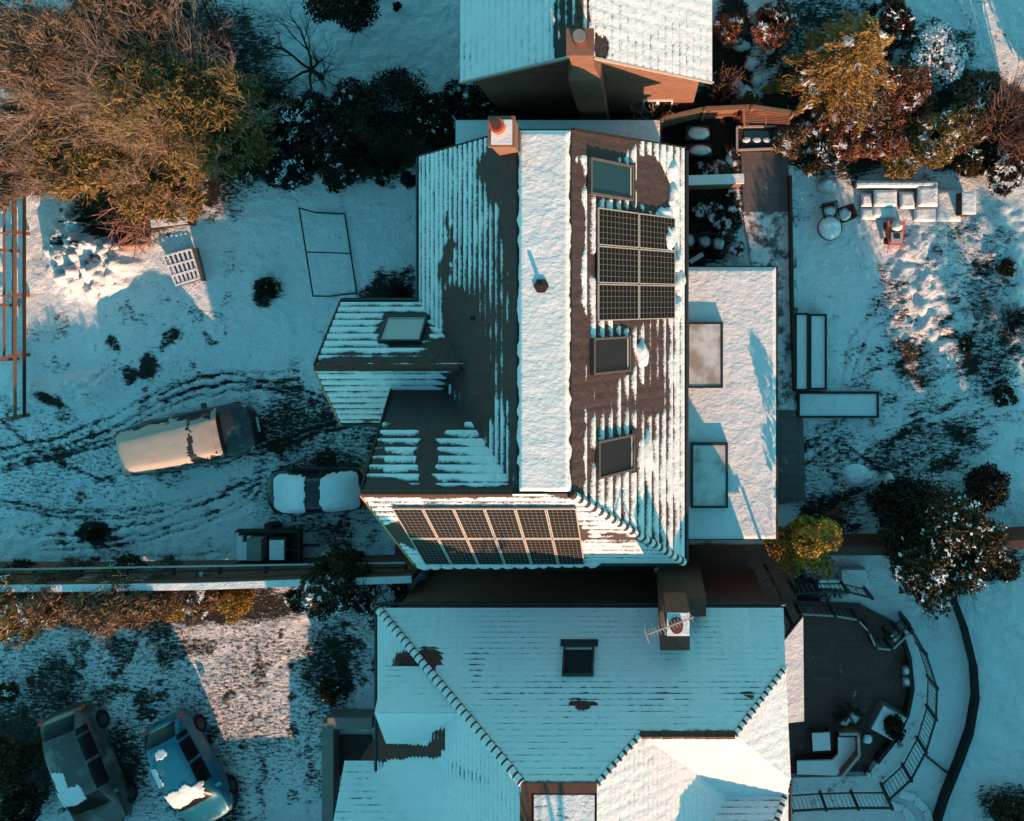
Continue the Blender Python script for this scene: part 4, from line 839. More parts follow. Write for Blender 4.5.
tree('small_bush', 'dark bush half cut by the bottom right corner', 'bush', 1010, 812, .5, .8, 1.1, 'mid', 'bark_dk', 245, n=3000, size=.07, gap=.44, depth=1, shell=.3, limb_r=.03, low=.1)
# ---- hedge along the drive (bottom left)
HG = 'shrubs along the wall between the drive and the lower front garden'
for i, (px, py, R, h, mt, sn, lb) in enumerate(((12,606,1.3,3.1,'olive',.05,'olive hedge shrub at the left edge above the lower front garden'),(55,600,1.0,3.0,'brownleaf',.05,'brown twiggy hedge shrub, second from the left edge along the wall'),
        (118,602,1.15,3.0,'brownleaf',.0,'widest brown hedge shrub, right of the gap in the row'),(158,595,.85,2.9,'brownleaf',.0,'pinkish brown hedge shrub touching the yellow one'),(178,607,.55,1.8,'gold',.0,'small yellow leafed shrub in the middle of the wall hedge'),
        (238,601,.62,1.8,'gold',.0,'yellow green shrub beside the sunlit snow patch'),(205,592,.75,2.5,'brownleaf',.1,'low pink brown shrub between the two yellow shrubs'),(300,600,.5,1.0,'dkleaf',.35,'low dark snow dusted shrub left of the tall dark tree'),
        (22,574,.6,1.1,'mid',.1,'low brown scrub on the drive side of the wall at the left edge'),(72,573,.6,1.2,'brownleaf',.1,'brown scrub on the drive side of the wall, second from the left'),(128,571,.7,1.3,'mid',.15,'widest dark scrub on the drive side of the wall'),(168,570,.45,.9,'brownleaf',.1,'last brown scrub on the drive side before the clear wall'),
        (388,598,.85,2.0,'dkleaf',.62,'dark glossy shrub dusted with snow beside the bungalow corner'),(362,598,.55,1.5,'dkleaf',.55,'narrow snow dusted shrub between tall dark tree and glossy shrub'))):
    tree('hedge_shrub', lb, 'shrub', px, py, h*.55, R, h, mt, 'bark_pink' if mt == 'brownleaf' else 'bark', 250+i, n=11000 if R > .7 else 5000, size=.046, elong=3.8 if mt in ('brownleaf','olive') else 1.8, snow=sn, gap=.42, depth=3 if mt == 'brownleaf' else 2, group=HG, shell=.3, limb_r=.035, low=.08, gfreq=2.2)
tree('dark_tree', 'tall dark brown evergreen between the drive and the bungalow corner', 'tree', 336, 577, 2.4, .95, 4.4, 'mid', 'bark', 261, n=13000, size=.07, snow=.18, gap=.38, depth=2, shell=.3, limb_r=.06, low=.15)
for i, (px, py, n_) in enumerate(((30,588,110),(80,586,110),(140,584,120),(170,580,90))):
    twig_clump(('bare pinkish twigs sticking out of the olive hedge at the left edge','bare upright twigs in the gap left of the widest hedge shrub','dense bare twigs above the widest brown hedge shrub','bare twigs leaning over the drive side of the wall')[i], px, py-8, .9, 2.6, 'bark_pink', 270+i, n_)
tree('hedge_shrub', 'dark shrub in the left margin beside the grey car', 'shrub', 5, 765, 1.0, 1.0, 1.8, 'mid', 'bark_dk', 280, n=5000, size=.07, gap=.42, depth=2, shell=.3, limb_r=.03, low=.1)
tree('hedge_shrub', 'dark weedy shrub in the bottom left corner', 'shrub', 18, 812, .8, .8, 1.2, 'dkleaf', 'bark_dk', 281, n=4000, size=.06, gap=.44, depth=2, shell=.3, limb_r=.03, low=.1)
for i, (px, py, R, mt, lb) in enumerate(((268,290,.42,'dkleaf','dark ragged shrub alone on the lawn left of the goal frame'),(95,533,.28,'dkleaf','small black stump like bush at the near edge of the drive'),(330,690,.45,'mid','brown low bush north of the grey garden wall'),
        (10,690,.45,'mid','low dark bush on the left margin of the lower front garden'),(282,478,.12,'dkleaf','tuft of grass by the black hatchback'),(1002,395,.4,'mid','low brown plant below the sunlit patch at the right'),(1005,268,.35,'mid','low dark plant in the upper part of the sunlit patch'),(965,345,.3,'mid','small dark plant at the lower edge of the sunlit patch'))):
    tree('small_bush', lb, 'bush', px, py, R*.5, R, R*1.4, mt, 'bark_dk', 290+i, n=1600, size=.06, gap=.46, depth=1, shell=.2, limb_r=.02, low=.1, snow=.1, gfreq=3)
# ================================================================ CARS
def car_paint(name, c, metal=.3, frost=0.0):
    n = N(name, .32, .5); o = n.obj(); n.b.inputs['Metallic'].default_value = metal; n.b.inputs['Coat Weight'].default_value = .4; n.b.inputs['Coat Roughness'].default_value = .15
    f = n.math('ADD', n.math('MULTIPLY', n.math('SUBTRACT', n.noise(o, 1.8, 6, .7), .62-frost*.35), 6), .3, True)
    n.col(n.mix(n.math('MULTIPLY', f, .25+.5*frost), c, tuple(.45+.4*v for v in c)))
    r = n.math('ADD', .32, n.math('MULTIPLY', f, .4)); n.put(n.b.inputs['Roughness'], r); return n.m
def make_car(name, label, px, py, zc, ang, L, Wd, paint, roofz=1.5, hood=.98, deck=1.02, kind='hatch', snowpatches=(), group=None, glass='glass'):
    """local +x is the front; built about its own centre"""
    t = thing(name, label, 'car', (0,0,0), 0, group); h = L/2; w = Wd/2
    if kind == 'wagon': roofpts = [(.18,.0),(.29,1),(.5,1),(.8,1),(.90,.93),(.985,.0)]
    else: roofpts = [(.22,.0),(.37,1),(.52,1),(.72,.98),(.86,.86),(.97,.0)]
    st = []   # (u 0 front..1 rear, halfwidth, shoulder z, top z, top halfwidth)
    def hoodz(u): return hood*(.72+.28*min(1, (u/.16))**.6)
    for u, hw in ((0,.50),(.018,.72),(.06,.87),(.14,.965)): st.append((u, hw*w, hoodz(u)-.07, hoodz(u), hw*w*.78, 0))
    st.append((roofpts[0][0], w*.995, hood-.04, hood+.03, w*.80, 0))
    for u, k in roofpts[1:-1]: st.append((u, w*(1.0 if u < .7 else .985 if u < .8 else .95), .94*hood+.02, hood+(roofz-hood)*k, w*(.64 if u < .4 else .68 if u < .8 else .60), 1))
    st.append((roofpts[-1][0], w*.86, deck-.06, deck, w*.68, 0)); st.append((1.0, w*.66, deck-.34, deck-.22, w*.5, 0))
    ring = lambda hw, sh, tz, tw: [(hw*.90,.22),(hw*.98,.42),(hw,.62),(hw*.975,sh),(tw+.04*(hw-tw),tz-.05),(tw*.72,tz),(tw*.3,tz+.012),(0,tz+.015)]
    V = []; Fc = []; MI = []; nr = 15
    for (u, hw, sh, tz, tw, c_) in st:
        r = ring(hw, sh, tz, tw); x = h-u*L
        full = [(x, -y, z) for y, z in r] + [(x, y, z) for y, z in r[:-1][::-1]]; V += full
    ns = len(st)
    for i in range(ns-1):
        for j in range(nr-1):
            Fc.append((i*nr+j, i*nr+j+1, (i+1)*nr+j+1, (i+1)*nr+j)); c0, c1 = st[i][5], st[i+1][5]; mi = 0
            side = j in (3, 10); top = 4 <= j <= 9
            if side and c0 and c1: mi = 1 if i % 2 == 1 or True else 0
            if top and (not c0 and c1): mi = 2
            if top and (c0 and not c1): mi = 3
            if side and ((not c0 and c1) or (c0 and not c1)): mi = 0
            MI.append(mi)
        Fc.append((i*nr+nr-1, i*nr, (i+1)*nr, (i+1)*nr+nr-1)); MI.append(0)
    Fc.append(tuple(range(nr))[::-1]); MI.append(0); Fc.append(tuple((ns-1)*nr+k for k in range(nr))); MI.append(0)
    me = bpy.data.meshes.new('tmp'); me.from_pydata(V, [], Fc)
    for k in ('paint','a','b','c'): me.materials.append(M['dark'])
    me.polygons.foreach_set('material_index', MI); ob = bpy.data.objects.new('tmp', me); C.objects.link(ob)
    md = ob.modifiers.new('s', 'SUBSURF'); md.levels = 4; md.render_levels = 4; dg = bpy.context.evaluated_depsgraph_get(); dg.update(); ev = ob.evaluated_get(dg); hi = bpy.data.meshes.new_from_object(ev)
    bpy.data.objects.remove(ob); bpy.data.meshes.remove(me)
    co_ = np.zeros(len(hi.vertices)*3); hi.vertices.foreach_get('co', co_); co_ = co_.reshape(-1, 3); polys = [(tuple(p.vertices), p.material_index, p.normal.copy(), p.center.copy()) for p in hi.polygons]
    CE = np.array([p[3] for p in polys]); NZ = np.array([p[2].z for p in polys])
    # pillars: thin painted strips cut the side glass
    pil = [h-L*q for q in ((.30,.53,.76) if kind == 'wagon' else (.37,.60,.80))]
    def emit(nm, sel, mat, off=0., sub=None, solid=0):
        vs = []; fs = []; mp = {}
        for (vi, mi, no, ce) in sel:
            f = []
            for v in vi:
                if v not in mp: mp[v] = len(vs); vs.append(list(co_[v])); 
                f.append(mp[v])
            fs.append(f)
        if not vs: return None
        m_ = bpy.data.meshes.new(nm); m_.from_pydata(vs, [], fs); m_.materials.append(mat); m_.polygons.foreach_set('use_smooth', [True]*len(m_.polygons)); m_.update()
        if off or solid:
            bm = bmesh.new(); bm.from_mesh(m_); bm.normal_update()
            for v in bm.verts: v.co += v.normal*off
            if solid:
                g0 = bm.faces[:]; r = bmesh.ops.extrude_face_region(bm, geom=g0); bm.normal_update()
                for v in [e for e in r['geom'] if isinstance(e, bmesh.types.BMVert)]:
                    q = fbm(np.array(v.co.x*4), np.array(v.co.y*4), o=3); v.co += Vector((0,0,1))*solid*(.6+.8*float(q))
            bm.to_mesh(m_); bm.free()
        o = bpy.data.objects.new(nm, m_); C.objects.link(o); o.parent = sub or t
        return o
    def is_pillar(ce): return any(abs(ce.x-q) < .045 for q in pil)
    G = {1: [], 2: [], 3: []}; body = []
    for p in polys:
        if p[1] == 1 and not is_pillar(p[3]) : G[1].append(p)
        elif p[1] in (2, 3): G[p[1]].append(p)
        else: body.append(p)
    emit('body', body, M[paint]); emit('windscreen', G[2], M[glass]); emit('rear_window', G[3], M[glass])
    emit('side_window', [p for p in G[1] if p[3].y > 0], M[glass]); emit('side_window', [p for p in G[1] if p[3].y < 0], M[glass])
    for sx, u in ((1,.19),(1,.19),(-1,.80),(-1,.80)): pass
    for u in (.185, .80):
        for s in (-1, 1):
            x = h-u*L; y0 = s*(w-.25); y1 = s*(w-.03)
            a = MB(); a.tube([(x, y0, .33), (x, y1-s*.03, .33), (x, y1, .33)], [.33, .33, .29], 20); wh = a.build('wheel', M['black'], t)
            a = MB(); a.tube([(x, y1-s*.05, .33), (x, y1+s*.012, .33)], [.2, .18], 12); a.build('rim', M['rim'], wh)
    for s in (-1, 1):
        x = h-.30*L; a = MB(); a.box((x, s*(w+.09), hood+.02), (.13, .2, .13)); a.build('door_mirror', M[paint], t)
        a = MB(); a.box((h-.055*L, s*w*.66, .68), (.16, .30, .14), s*-.35); a.build('headlight', M['glass_frost'], t)
        a = MB(); a.box((-h+.03*L, s*w*.74, deck-.22), (.12, .22, .2)); a.build('tail_light', M['pot'], t)
    a = MB(); a.box((h-.012, 0, .42), (.05, .52, .11)); a.build('number_plate', M['white'], t)
    for k, (x0, x1, y0, y1, seed, thk, *smat) in enumerate(snowpatches):
        cx, cy, rx, ry = (x0+x1)/2, (y0+y1)/2, abs(x1-x0)/2, abs(y1-y0)/2
        sel = []; NA = .5 if smat else .8 if thk < .035 else .22
        q = (np.abs((CE[:,0]-cx)/rx)**6+np.abs((CE[:,1]-cy)/ry)**6)**(1/6) + NA*(fbm(CE[:,0]*4.5+seed, CE[:,1]*4.5, o=4)-.5)
        sel = [polys[i] for i in np.nonzero((q < 1) & (NZ > (.05 if smat else .30)))[0]]
        emit('frost_cover' if smat else 'snow_cover', sel, M[smat[0] if smat else 'snow_soft'], .004, None, thk)
    bpy.data.meshes.remove(hi)
    c = W(px, py, zc); t.location = (c.x, c.y, 0); t.rotation_euler = (0, 0, ang); return t
M['p_bronze'] = car_paint('bronze_paint', (.36,.27,.20), .35, .55); M['p_black'] = car_paint('black_paint', (.012,.013,.015), .1); M['p_grey'] = car_paint('grey_paint', (.075,.068,.062), .3, .2)
M['p_teal'] = car_paint('teal_paint', (.008,.14,.21), .25, .05); M['rim'] = mat_plain('dull_rim', (.06,.058,.055), .5, .4, .2, 5, .5); M['frost'] = mat_snow('car_frost', .002, .001); M['p_frosty'] = car_paint('dark_grey_paint', (.035,.032,.03), .3, .1)
M['frost'] = mat_plain('hoar_frost', (.40,.34,.285), .6, .2, .14, 4, bump=.002); M['tint'] = mat_plain('tinted_glass', (.006,.007,.008), .3, .25, .1, 3, bump=0)
M['icy'] = mat_plain('frosted_glazing', (.30,.26,.20), .45, .4, .35, 5)
make_car('parked_car', 'frosted bronze estate car in the drive, roof in sun and bonnet in shadow', 184, 441, 1.0, math.radians(12), 4.65, 1.9, 'p_frosty', 1.6, 1.0, 1.1, 'wagon', glass='tint', snowpatches=((-2.25,.45,-.78,.78,2,.012,'frost'),(.62,1.22,-.7,.7,5,.010,'frost'),(1.22,1.34,-.8,.8,9,.03,'frost')))
make_car('parked_car', 'small black hatchback under two snow patches, nose to the left', 313, 492, 1.0, math.radians(182), 3.5, 1.62, 'p_black', 1.48, .95, 1.0, 'hatch', snowpatches=((.08,1.38,-.64,.66,2,.04),(-1.62,-.46,-.66,.64,7,.04)), glass='tint')
make_car('parked_car', 'grey saloon car beside the left margin, streaked with melting frost', 84, 772, .8, math.radians(-69), 4.5, 1.86, 'p_grey', 1.46, .98, 1.05, 'hatch', snowpatches=((.15,.75,-.75,.2,3,.03),(-.5,.3,-.5,-.1,5,.02)), glass='tint')
make_car('parked_car', 'teal blue hatchback with scattered snow scraps, right of the grey car', 187, 772, .8, math.radians(-63), 3.95, 1.76, 'p_teal', 1.5, .98, 1.0, 'hatch', snowpatches=((.2,.85,-.7,.55,4,.03),(-1.25,-1.0,-.2,.2,5,.03),(-.75,-.1,-.62,-.35,6,.03)), glass='tint')
# flat trailer with covered load in the drive
t = thing('garden_trailer', 'low dark trailer with snow on its covered load, between the drive cars and the wall', 'trailer', W(270, 546, .5)); c = W(270, 546, .5)
m = MB(); m.box((c.x, c.y, .45), (2.2, 1.15, .08)); m.box((c.x, c.y+.58, .62), (2.2, .05, .3)); m.box((c.x, c.y-.58, .62), (2.2, .05, .3)); m.box((c.x+1.12, c.y, .62), (.05, 1.2, .3)); m.build('bed', M['wooddk'], t)
for s in (-1, 1): MB().tube([(c.x, c.y+s*.66-.07, .28), (c.x, c.y+s*.66+.07, .28)], .28, 16).build('wheel', M['black'], t)
MB().bar((c.x+1.1, c.y, .42), (c.x+1.7, c.y, .42), .08).build('drawbar', M['dark'], t)
b = MB(); b.box((c.x-.35, c.y, .72), (.5, .75, .45)); b.build('load_box', M['concrete'], t)
m = MB(); m.box((c.x+.45, c.y, .70), (.6, .8, .42)); l = m.build('load_box', M['dark'], t); MB().box((c.x+.45, c.y, .945), (.5,.66,.07)).build('snow', M['snow_soft'], l)
m = MB(); m.box((c.x-.85, c.y-.15, .56), (.5, .62, .12)); m.box((c.x-1.0, c.y+.27, .56), (.18, .22, .12)); m.box((c.x-.68, c.y+.27, .56), (.14, .22, .12)); m.build('snow', M['snow_soft'], t)
# ================================================================ DRIVE WALL, FENCES
def wall_run(name, label, pts, z, th, mat, cap=None, capmat='snow', cat='wall', caph=.06, over=.03):
    t = thing(name, label, cat, (pts[0][0], pts[0][1], 0)); m = MB(); s = MB()
    for i, (a, b) in enumerate(zip(pts[:-1], pts[1:])):
        a = Vector((a[0], a[1], z/2)); b = Vector((b[0], b[1], z/2)); e = Vector((0,0,0))
        m.bar(a-e, b, th, z)
        if cap: s.bar(a-e+Vector((0,0,z/2+caph/2)), b+Vector((0,0,z/2+caph/2)), th+over, caph)
    m.build('wall_body', M[mat], t)
    if cap: s.build(cap, M[capmat], t)
    return t
zw = 2.35
P = [W(x, y, zw) for x, y in ((-90,588),(60,588),(200,586),(412,579))]
wall_run('garden_wall', 'long wall with snow along its top between the drive and lower garden', [(p.x, p.y) for p in P], zw, .19, 'brick_dark', 'snow_coping', 'snow')
f = thing('rail_fence', 'thin double rail fence along the drive side of the long wall', 'fence', W(200, 578, 1)); 
for y_ in (0, .16):
    a = W(-60, 580, 2.0); b = W(405, 572, 2.0); MB().bar(a+Vector((0,y_+.15,0)), b+Vector((0,y_+.15,0)), .05, .05).build('rail', M['alu'] if y_ else M['wooddk'], f)
for i in range(11):
    p = W(-60, 580, 2.0).lerp(W(405, 572, 2.0), i/10)+Vector((0,.23,0)); MB().bbox(p.x-.03, p.x+.03, p.y-.2, p.y+.0, 1.85, 2.03).build('bracket', M['wooddk'], f)
zb = 1.5; P = [W(x, y, zb) for x, y in ((786,551),(900,551),(960,548),(1090,541))]
wall_run('garden_wall', 'red brown boundary wall running behind the big dark evergreen to the right edge', [(p.x, p.y) for p in P], zb, .3, 'brick_red', None)
P = [W(x, y, .6) for x, y in ((372,723.5),(327.5,723.5),(327.5,850))]
wall_run('garden_wall', 'grey L shaped garden wall left of the bungalow', [(p.x, p.y) for p in P], .6, .40, 'concrete', None)
o = MB().bbox(*(W(336,0).x, W(372,0).x), W(0,775).y, W(0,735).y, -.02, .03).build('path', M['wooddk']); struct(o)  # dark flat sheet filling the inner corner of the L wall
# left fence
f = thing('timber_fence', 'orange brown timber fence running down the left edge', 'fence', W(10, 300)); z = .75
for i, yy in enumerate((150,190,232,295,356,418)):
    p = W(12, yy, z); MB().bbox(p.x-.06, p.x+.06, p.y-.06, p.y+.06, 0, z+.1).build('post', M['woodred'], f); 
    q = W(1, yy+1, z); MB().bar(p, q, .05, .07).build('brace', M['woodred'], f)
for zz, mt in ((.3,'wooddk'),(.72,'wood')):
    a, b = W(12, 120, z), W(12, 418, z); MB().bar((a.x+.08, a.y, zz), (b.x+.08, b.y, zz), .04, .12).build('rail', M[mt], f)
f = thing('timber_fence', 'second, outer timber fence at the very left edge', 'fence', W(3, 300)); a, b = W(3, 140, z), W(3, 360, z)
for zz in (.3, .7): MB().bar((a.x, a.y, zz), (b.x, b.y, zz), .04, .08).build('rail', M['woodred'], f)
for k in range(5): p = a.lerp(b, k/4); MB().bbox(p.x-.05-.06, p.x-.02, p.y-.05, p.y+.05, 0, .8).build('post', M['woodred'], f)
# goal frame
f = thing('football_goal', 'thin dark tube football goal frame standing on the shaded lawn', 'goal', W(325, 250)); zg = 1.45; r = .028
A, B = W(299, 208, zg), W(313, 296, zg); A0, B0 = Vector((A.x, A.y, 0)), Vector((B.x, B.y, 0)); C0, D0 = W(345, 214), W(357, 293); E0 = (C0+D0)/2
MB().tube([A, B], r, 8).build('crossbar', M['dark'], f); MB().tube([A0, A], r, 8).build('post', M['dark'], f); MB().tube([B0, B], r, 8).build('post', M['dark'], f)
MB().tube([A0+Vector((0,0,.03)), C0+Vector((0,0,.03))], r, 8).build('ground_bar', M['dark'], f); MB().tube([B0+Vector((0,0,.03)), D0+Vector((0,0,.03))], r, 8).build('ground_bar', M['dark'], f)
MB().tube([C0+Vector((0,0,.03)), D0+Vector((0,0,.03))], r, 8).build('ground_bar', M['dark'], f); MB().tube([(A+B)/2, E0+Vector((0,0,.03))], r*.8, 8).build('stay', M['dark'], f)
# pallet
f = thing('wooden_pallet', 'slatted wooden pallet lying in the snow with snow on each slat', 'pallet', W(182, 267)); q = [W(x, y, .14) for x, y in ((163,256),(191,249),(200,279),(177,286))]
m = MB(); s = MB(); dn = MB()
for i in range(7):
    k = i/6; a, b = q[0].lerp(q[1], k), q[3].lerp(q[2], k); m.bar(a, b, .10, .022); s.bar(a+Vector((0,0,.02)), b+Vector((0,0,.02)), .075, .02)
for k in (.02, .35, .67, .98):
    a, b = q[0].lerp(q[3], k), q[1].lerp(q[2], k); dn.bar(a-Vector((0,0,.06)), b-Vector((0,0,.06)), .09, .09); s.bar(a+Vector((0,0,.036)), b+Vector((0,0,.036)), .07, .014)
m.build('slats', M['wood'], f); dn.build('bearers', M['wooddk'], f); s.build('snow', M['snow_soft'], f)
a, b = W(196, 248, .25), W(204, 281, .25); o = MB().bar(a, b, .12, .12).build('timber_post', M['wood']); tag(o, 'single timber leaning on the right side of the pallet', 'timber')
# ================================================================ SIDE PASSAGE between the houses
def slab(name, quad, z0, z1, mat, kind=True):
    p = [W(x, y, z1) for x, y in quad]; o = MB().prism([(v.x, v.y) for v in p], z0, z1).build(name, M[mat]); return struct(o) if kind else o
slab('side_passage', ((395,545),(790,545),(800,625),(395,625)), -.05, .035, 'paving_red')
def bin_(label, px, py, w_, d_, h_, mat, rz=0, snow=False, lidmat=None):
    c = W(px, py, h_); t = thing('storage_bin', label, 'bin', (c.x, c.y, 0), rz); m = MB()
    m.add([(-w_*.42,-d_*.42,0),(w_*.42,-d_*.42,0),(w_*.42,d_*.42,0),(-w_*.42,d_*.42,0),(-w_*.48,-d_*.48,h_*.9),(w_*.48,-d_*.48,h_*.9),(w_*.48,d_*.48,h_*.9),(-w_*.48,d_*.48,h_*.9)], [(0,3,2,1),(4,5,6,7),(0,1,5,4),(1,2,6,5),(2,3,7,6),(3,0,4,7)])
    o = m.build('bin_body', M[mat], None); o.parent = t; m = MB(); m.box((0,0,h_*.93), (w_,d_,h_*.07)); m.box((0,d_*.52,h_*.9), (w_*.8,.05,.05)); o = m.build('lid', M[lidmat or mat], None); o.parent = t
    if snow: o = snow_blob('snow', (0,0,h_*.965), w_*.47, d_*.47, .13, None, int(px), 'snow', rough=.18); o.parent = t
    return t
M['lilac'] = mat_plain('pale_lilac_plastic', (.20,.19,.22), .5, .3, .1)
bin_('pale lilac lidded bin at the west end of the passage between the houses', 416, 584, .62, .78, 1.0, 'lilac')
bin_('left of two small pale lidded boxes by the bungalow chimney breast', 729, 583, .38, .34, .6, 'wood'); bin_('right of two small pale lidded boxes by the bungalow chimney breast', 742, 583, .34, .34, .6, 'lilac')
bin_('low brown box lying in the dark passage below the solar panels', 528, 594, .75, .38, .3, 'wood'); 
a, b = W(570, 599, .1), W(585, 605, .1); o = MB().bar(a, b, .14, .04).build('plank', M['white']); tag(o, 'short pale plank on the dark passage paving', 'plank')
c = W(657, 570, 2.4); t = thing('wall_lamp', 'small unlit globe lamp on the south wall of the middle house', 'lamp', (c.x, c.y, 2.2)); m = MB(); m.tube([(c.x, c.y+.3, 2.35),(c.x, c.y, 2.35)], .02, 6); m.build('arm', M['dark'], t)
bm = bmesh.new(); bmesh.ops.create_icosphere(bm, subdivisions=3, radius=.1, matrix=Matrix.Translation((c.x, c.y, 2.42))); me = bpy.data.meshes.new('globe'); bm.to_mesh(me); bm.free(); me.materials.append(M['glass_frost']); o = bpy.data.objects.new('globe', me); C.objects.link(o); o.parent = t; o.matrix_parent_inverse = parent_inv(t)
# ================================================================ NORTH EAST YARD
slab('paved_path', ((741,152),(787,152),(792,212),(744,212)), -.05, .04, 'paving_bare')
slab('paved_path', ((743,212),(794,212),(797,266),(752,266)), -.05, .041, 'paving_grey'); slab('paved_path', ((774,266),(797,266),(800,410),(776,410)), -.05, .042, 'paving_grey'); slab('paved_path', ((774,410),(803,410),(806,500),(776,505)), -.05, .043, 'paving_bare')
f = thing('cold_frame', 'long dark cold frame with a pale rim at the top of the paved path', 'cold frame', W(762, 138)); q = [W(x, y, .5) for x, y in ((737,127),(787,126),(788,148),(737,150))]; m = MB()
for i in range(4): m.bar(q[i], q[(i+1) % 4], .07, .07)
m.build('rim', M['framelt'], f); m = MB(); m.prism([(v.x, v.y) for v in q], 0, .44); m.build('box', M['wooddk'], f); c = (q[0]+q[2])/2; m = MB(); m.bbox(c.x-.65, c.x+.65, c.y-.24, c.y+.24, .44, .47); m.build('glass', M['glass_skytint'], f)
for i in range(4): snow_blob('snow', (c.x-.55+i*.36, c.y-.08, .46), .16, .11, .04, f, 60+i, 'snow_soft')
z = 1.6; f = thing('panel_fence', 'red brown timber fence along the north boundary above the yard', 'fence', W(730, 118))
q = [W(x, y, z) for x, y in ((662,118),(705,108),(752,106),(793,112))]
for i in range(3):
    a, b = q[i], q[i+1]; m = MB(); d = b-a; n_ = max(3, int(d.length/.12))
    for k in range(n_):
        p = a+d*((k+.5)/n_); m.box((p.x, p.y, z/2+random.uniform(-.02,.02)), (d.length/n_*.92, .025, z), math.atan2(d.y, d.x))
    m.build('boards', M['woodred'] if i > 0 else M['wood'], f); MB().bar(a+Vector((0,-.05,-.12)), b+Vector((0,-.05,-.12)), .05, .08).build('rail', M['wood'], f); MB().bar(a+Vector((0,-.05,-1.0)), b+Vector((0,-.05,-1.0)), .05, .08).build('rail', M['wood'], f); MB().bar(a+Vector((0,0,.03)), b+Vector((0,0,.03)), .09, .035).build('top_cap', M['wood'], f)
for p in q: MB().bbox(p.x-.05, p.x+.05, p.y-.12, p.y-.02, 0, z+.08).build('post', M['woodred'], f)
f = thing('trellis', 'slanting red slatted trellis roof beside the boundary fence', 'trellis', W(770, 120)); m = MB()
for k in range(9): a = W(742, 108+k*1.7, 1.45-.04*k); b = W(790, 110+k*1.7, 1.45-.04*k); m.bar(a, b, .03, .03)
m.build('slats', M['woodred'], f); [MB().bar(W(x, 106, 1.48), W(x, 124, 1.08), .04, .04).build('batten', M['wood'], f) for x in (744, 766, 788)]
[MB().bbox(p.x-.03, p.x+.03, p.y-.03, p.y+.03, 0, 1.05).build('leg', M['woodred'], f) for p in (W(745,124,1.05), W(788,124,1.05))]
# yard wall with snow
z = 1.5; a, b = W(679, 181, z), W(748, 179, z); wall_run('yard_wall', 'short brick wall with thick snow on top in the north east yard', [(a.x, a.y), (b.x-.15, b.y)], z, .24, 'brick', 'snow', 'snow', 'wall', .14, .08)
bin_('upper snow topped storage box in the north east yard', 698, 133, .85, .5, .7, 'wooddk', 0, True); bin_('lower snow topped storage box in the north east yard', 700, 150, .85, .42, .6, 'wooddk', 0, True)
def chair(name, label, px, py, rz, mat='wooddk', snow=True, group=None, s_=1.0):
    c = W(px, py, .4); t = thing(name, label, 'chair', (c.x, c.y, 0), rz, group); P_ = [((0,0,.42),(.48,.48,.05),'seat'),((0,.25,.68),(.48,.05,.45),'backrest')]
    for ce, di, nm in P_: o = MB().box(ce, di).build(nm, M[mat]); o.parent = t
    for x in (-.2,.2):
        for y in (-.2,.2): o = MB().box((x,y,.2),(.045,.045,.4)).build('leg', M[mat]); o.parent = t
    for x in (-.25,.25): o = MB().box((x,0,.62),(.05,.5,.04)).build('armrest', M[mat]); o.parent = t
    if snow: o = snow_blob('snow', (0,-.02,.44), .22, .22, .12, None, int(px*7+py), 'snow', rough=.25); o.parent = t
    return t
chair('garden_chair', 'left of the two snow filled chairs in the yard behind the extension', 705, 241, .15); chair('garden_chair', 'right of the two snow filled chairs in the yard behind the extension', 718, 243, -.2)
chair('garden_chair', 'snowy chair hard against the east eave in the yard', 688, 241, 1.4)
a, b = W(690, 262, .3), W(703, 254, .3); o = MB().bar(a, b, .16, .1).build('snowy_board', M['snow_soft']); tag(o, 'short snow covered board lying below the yard chairs', 'board')
for i, (px, py, r_) in enumerate(((735,215,.3),(728,235,.3),(716,212,.35),(738,250,.28),(722,225,.3),(702,210,.3),(733,195,.25),(722,170,.35),(705,168,.3),(733,160,.3))):
    tree('small_plant', ['yard plant beside the path, level with the end of the brick wall','yard plant close above the chairs','snowy plant just below the brick yard wall','yard plant in the corner by the extension','frosted plant in the middle of the yard','dark plant below the wall next to the east eave','plant hugging the right end of the yard wall','frosted plant above the brick yard wall','dark plant between storage boxes and yard wall','plant left of the paved path near the cold frame'][i], 'plant', px, py, r_*.6, r_, r_*1.6, 'brownleaf' if i % 2 else 'mid', 'bark_dk', 500+i, n=1300, size=.055, snow=.75, gap=.42, depth=1, shell=.2, limb_r=.015, low=.1, gfreq=3, group='small plants of the north east yard')
for i, (px, py, r_) in enumerate(((742,42,.28),(752,60,.25),(766,30,.2),(758,78,.22),(745,92,.34),(735,85,.3),(772,48,.18),(776,22,.2),(758,12,.25))):
    c = W(px, py, .3); o = snow_blob('snowy_mound', (c.x, c.y, 0), r_*1.1, r_, .22, None, 80+i, 'snow', rough=.6); tag(o, ['snow cushion right of the top house corner','snow cushion second below the top of the dark bed','small snow cushion near the conifer','snow cushion above the red trellis','largest snow mound by the boundary fence','snow mound left of the largest one','tiny snow cushion beside the conifer fronds','small snow cushion at the conifer tip','snow cushion at the top edge beside the top house'][i], 'snow mound', 'snow cushions on the bed beside the top house')
# wall on right side of path
P = [W(x, y, .5) for x, y in ((791,175),(793,300),(796,392))]; wall_run('low_wall', 'thin dark edging wall between the paved path and the right garden', [(p.x, p.y) for p in P], .45, .09, 'wooddk', None)
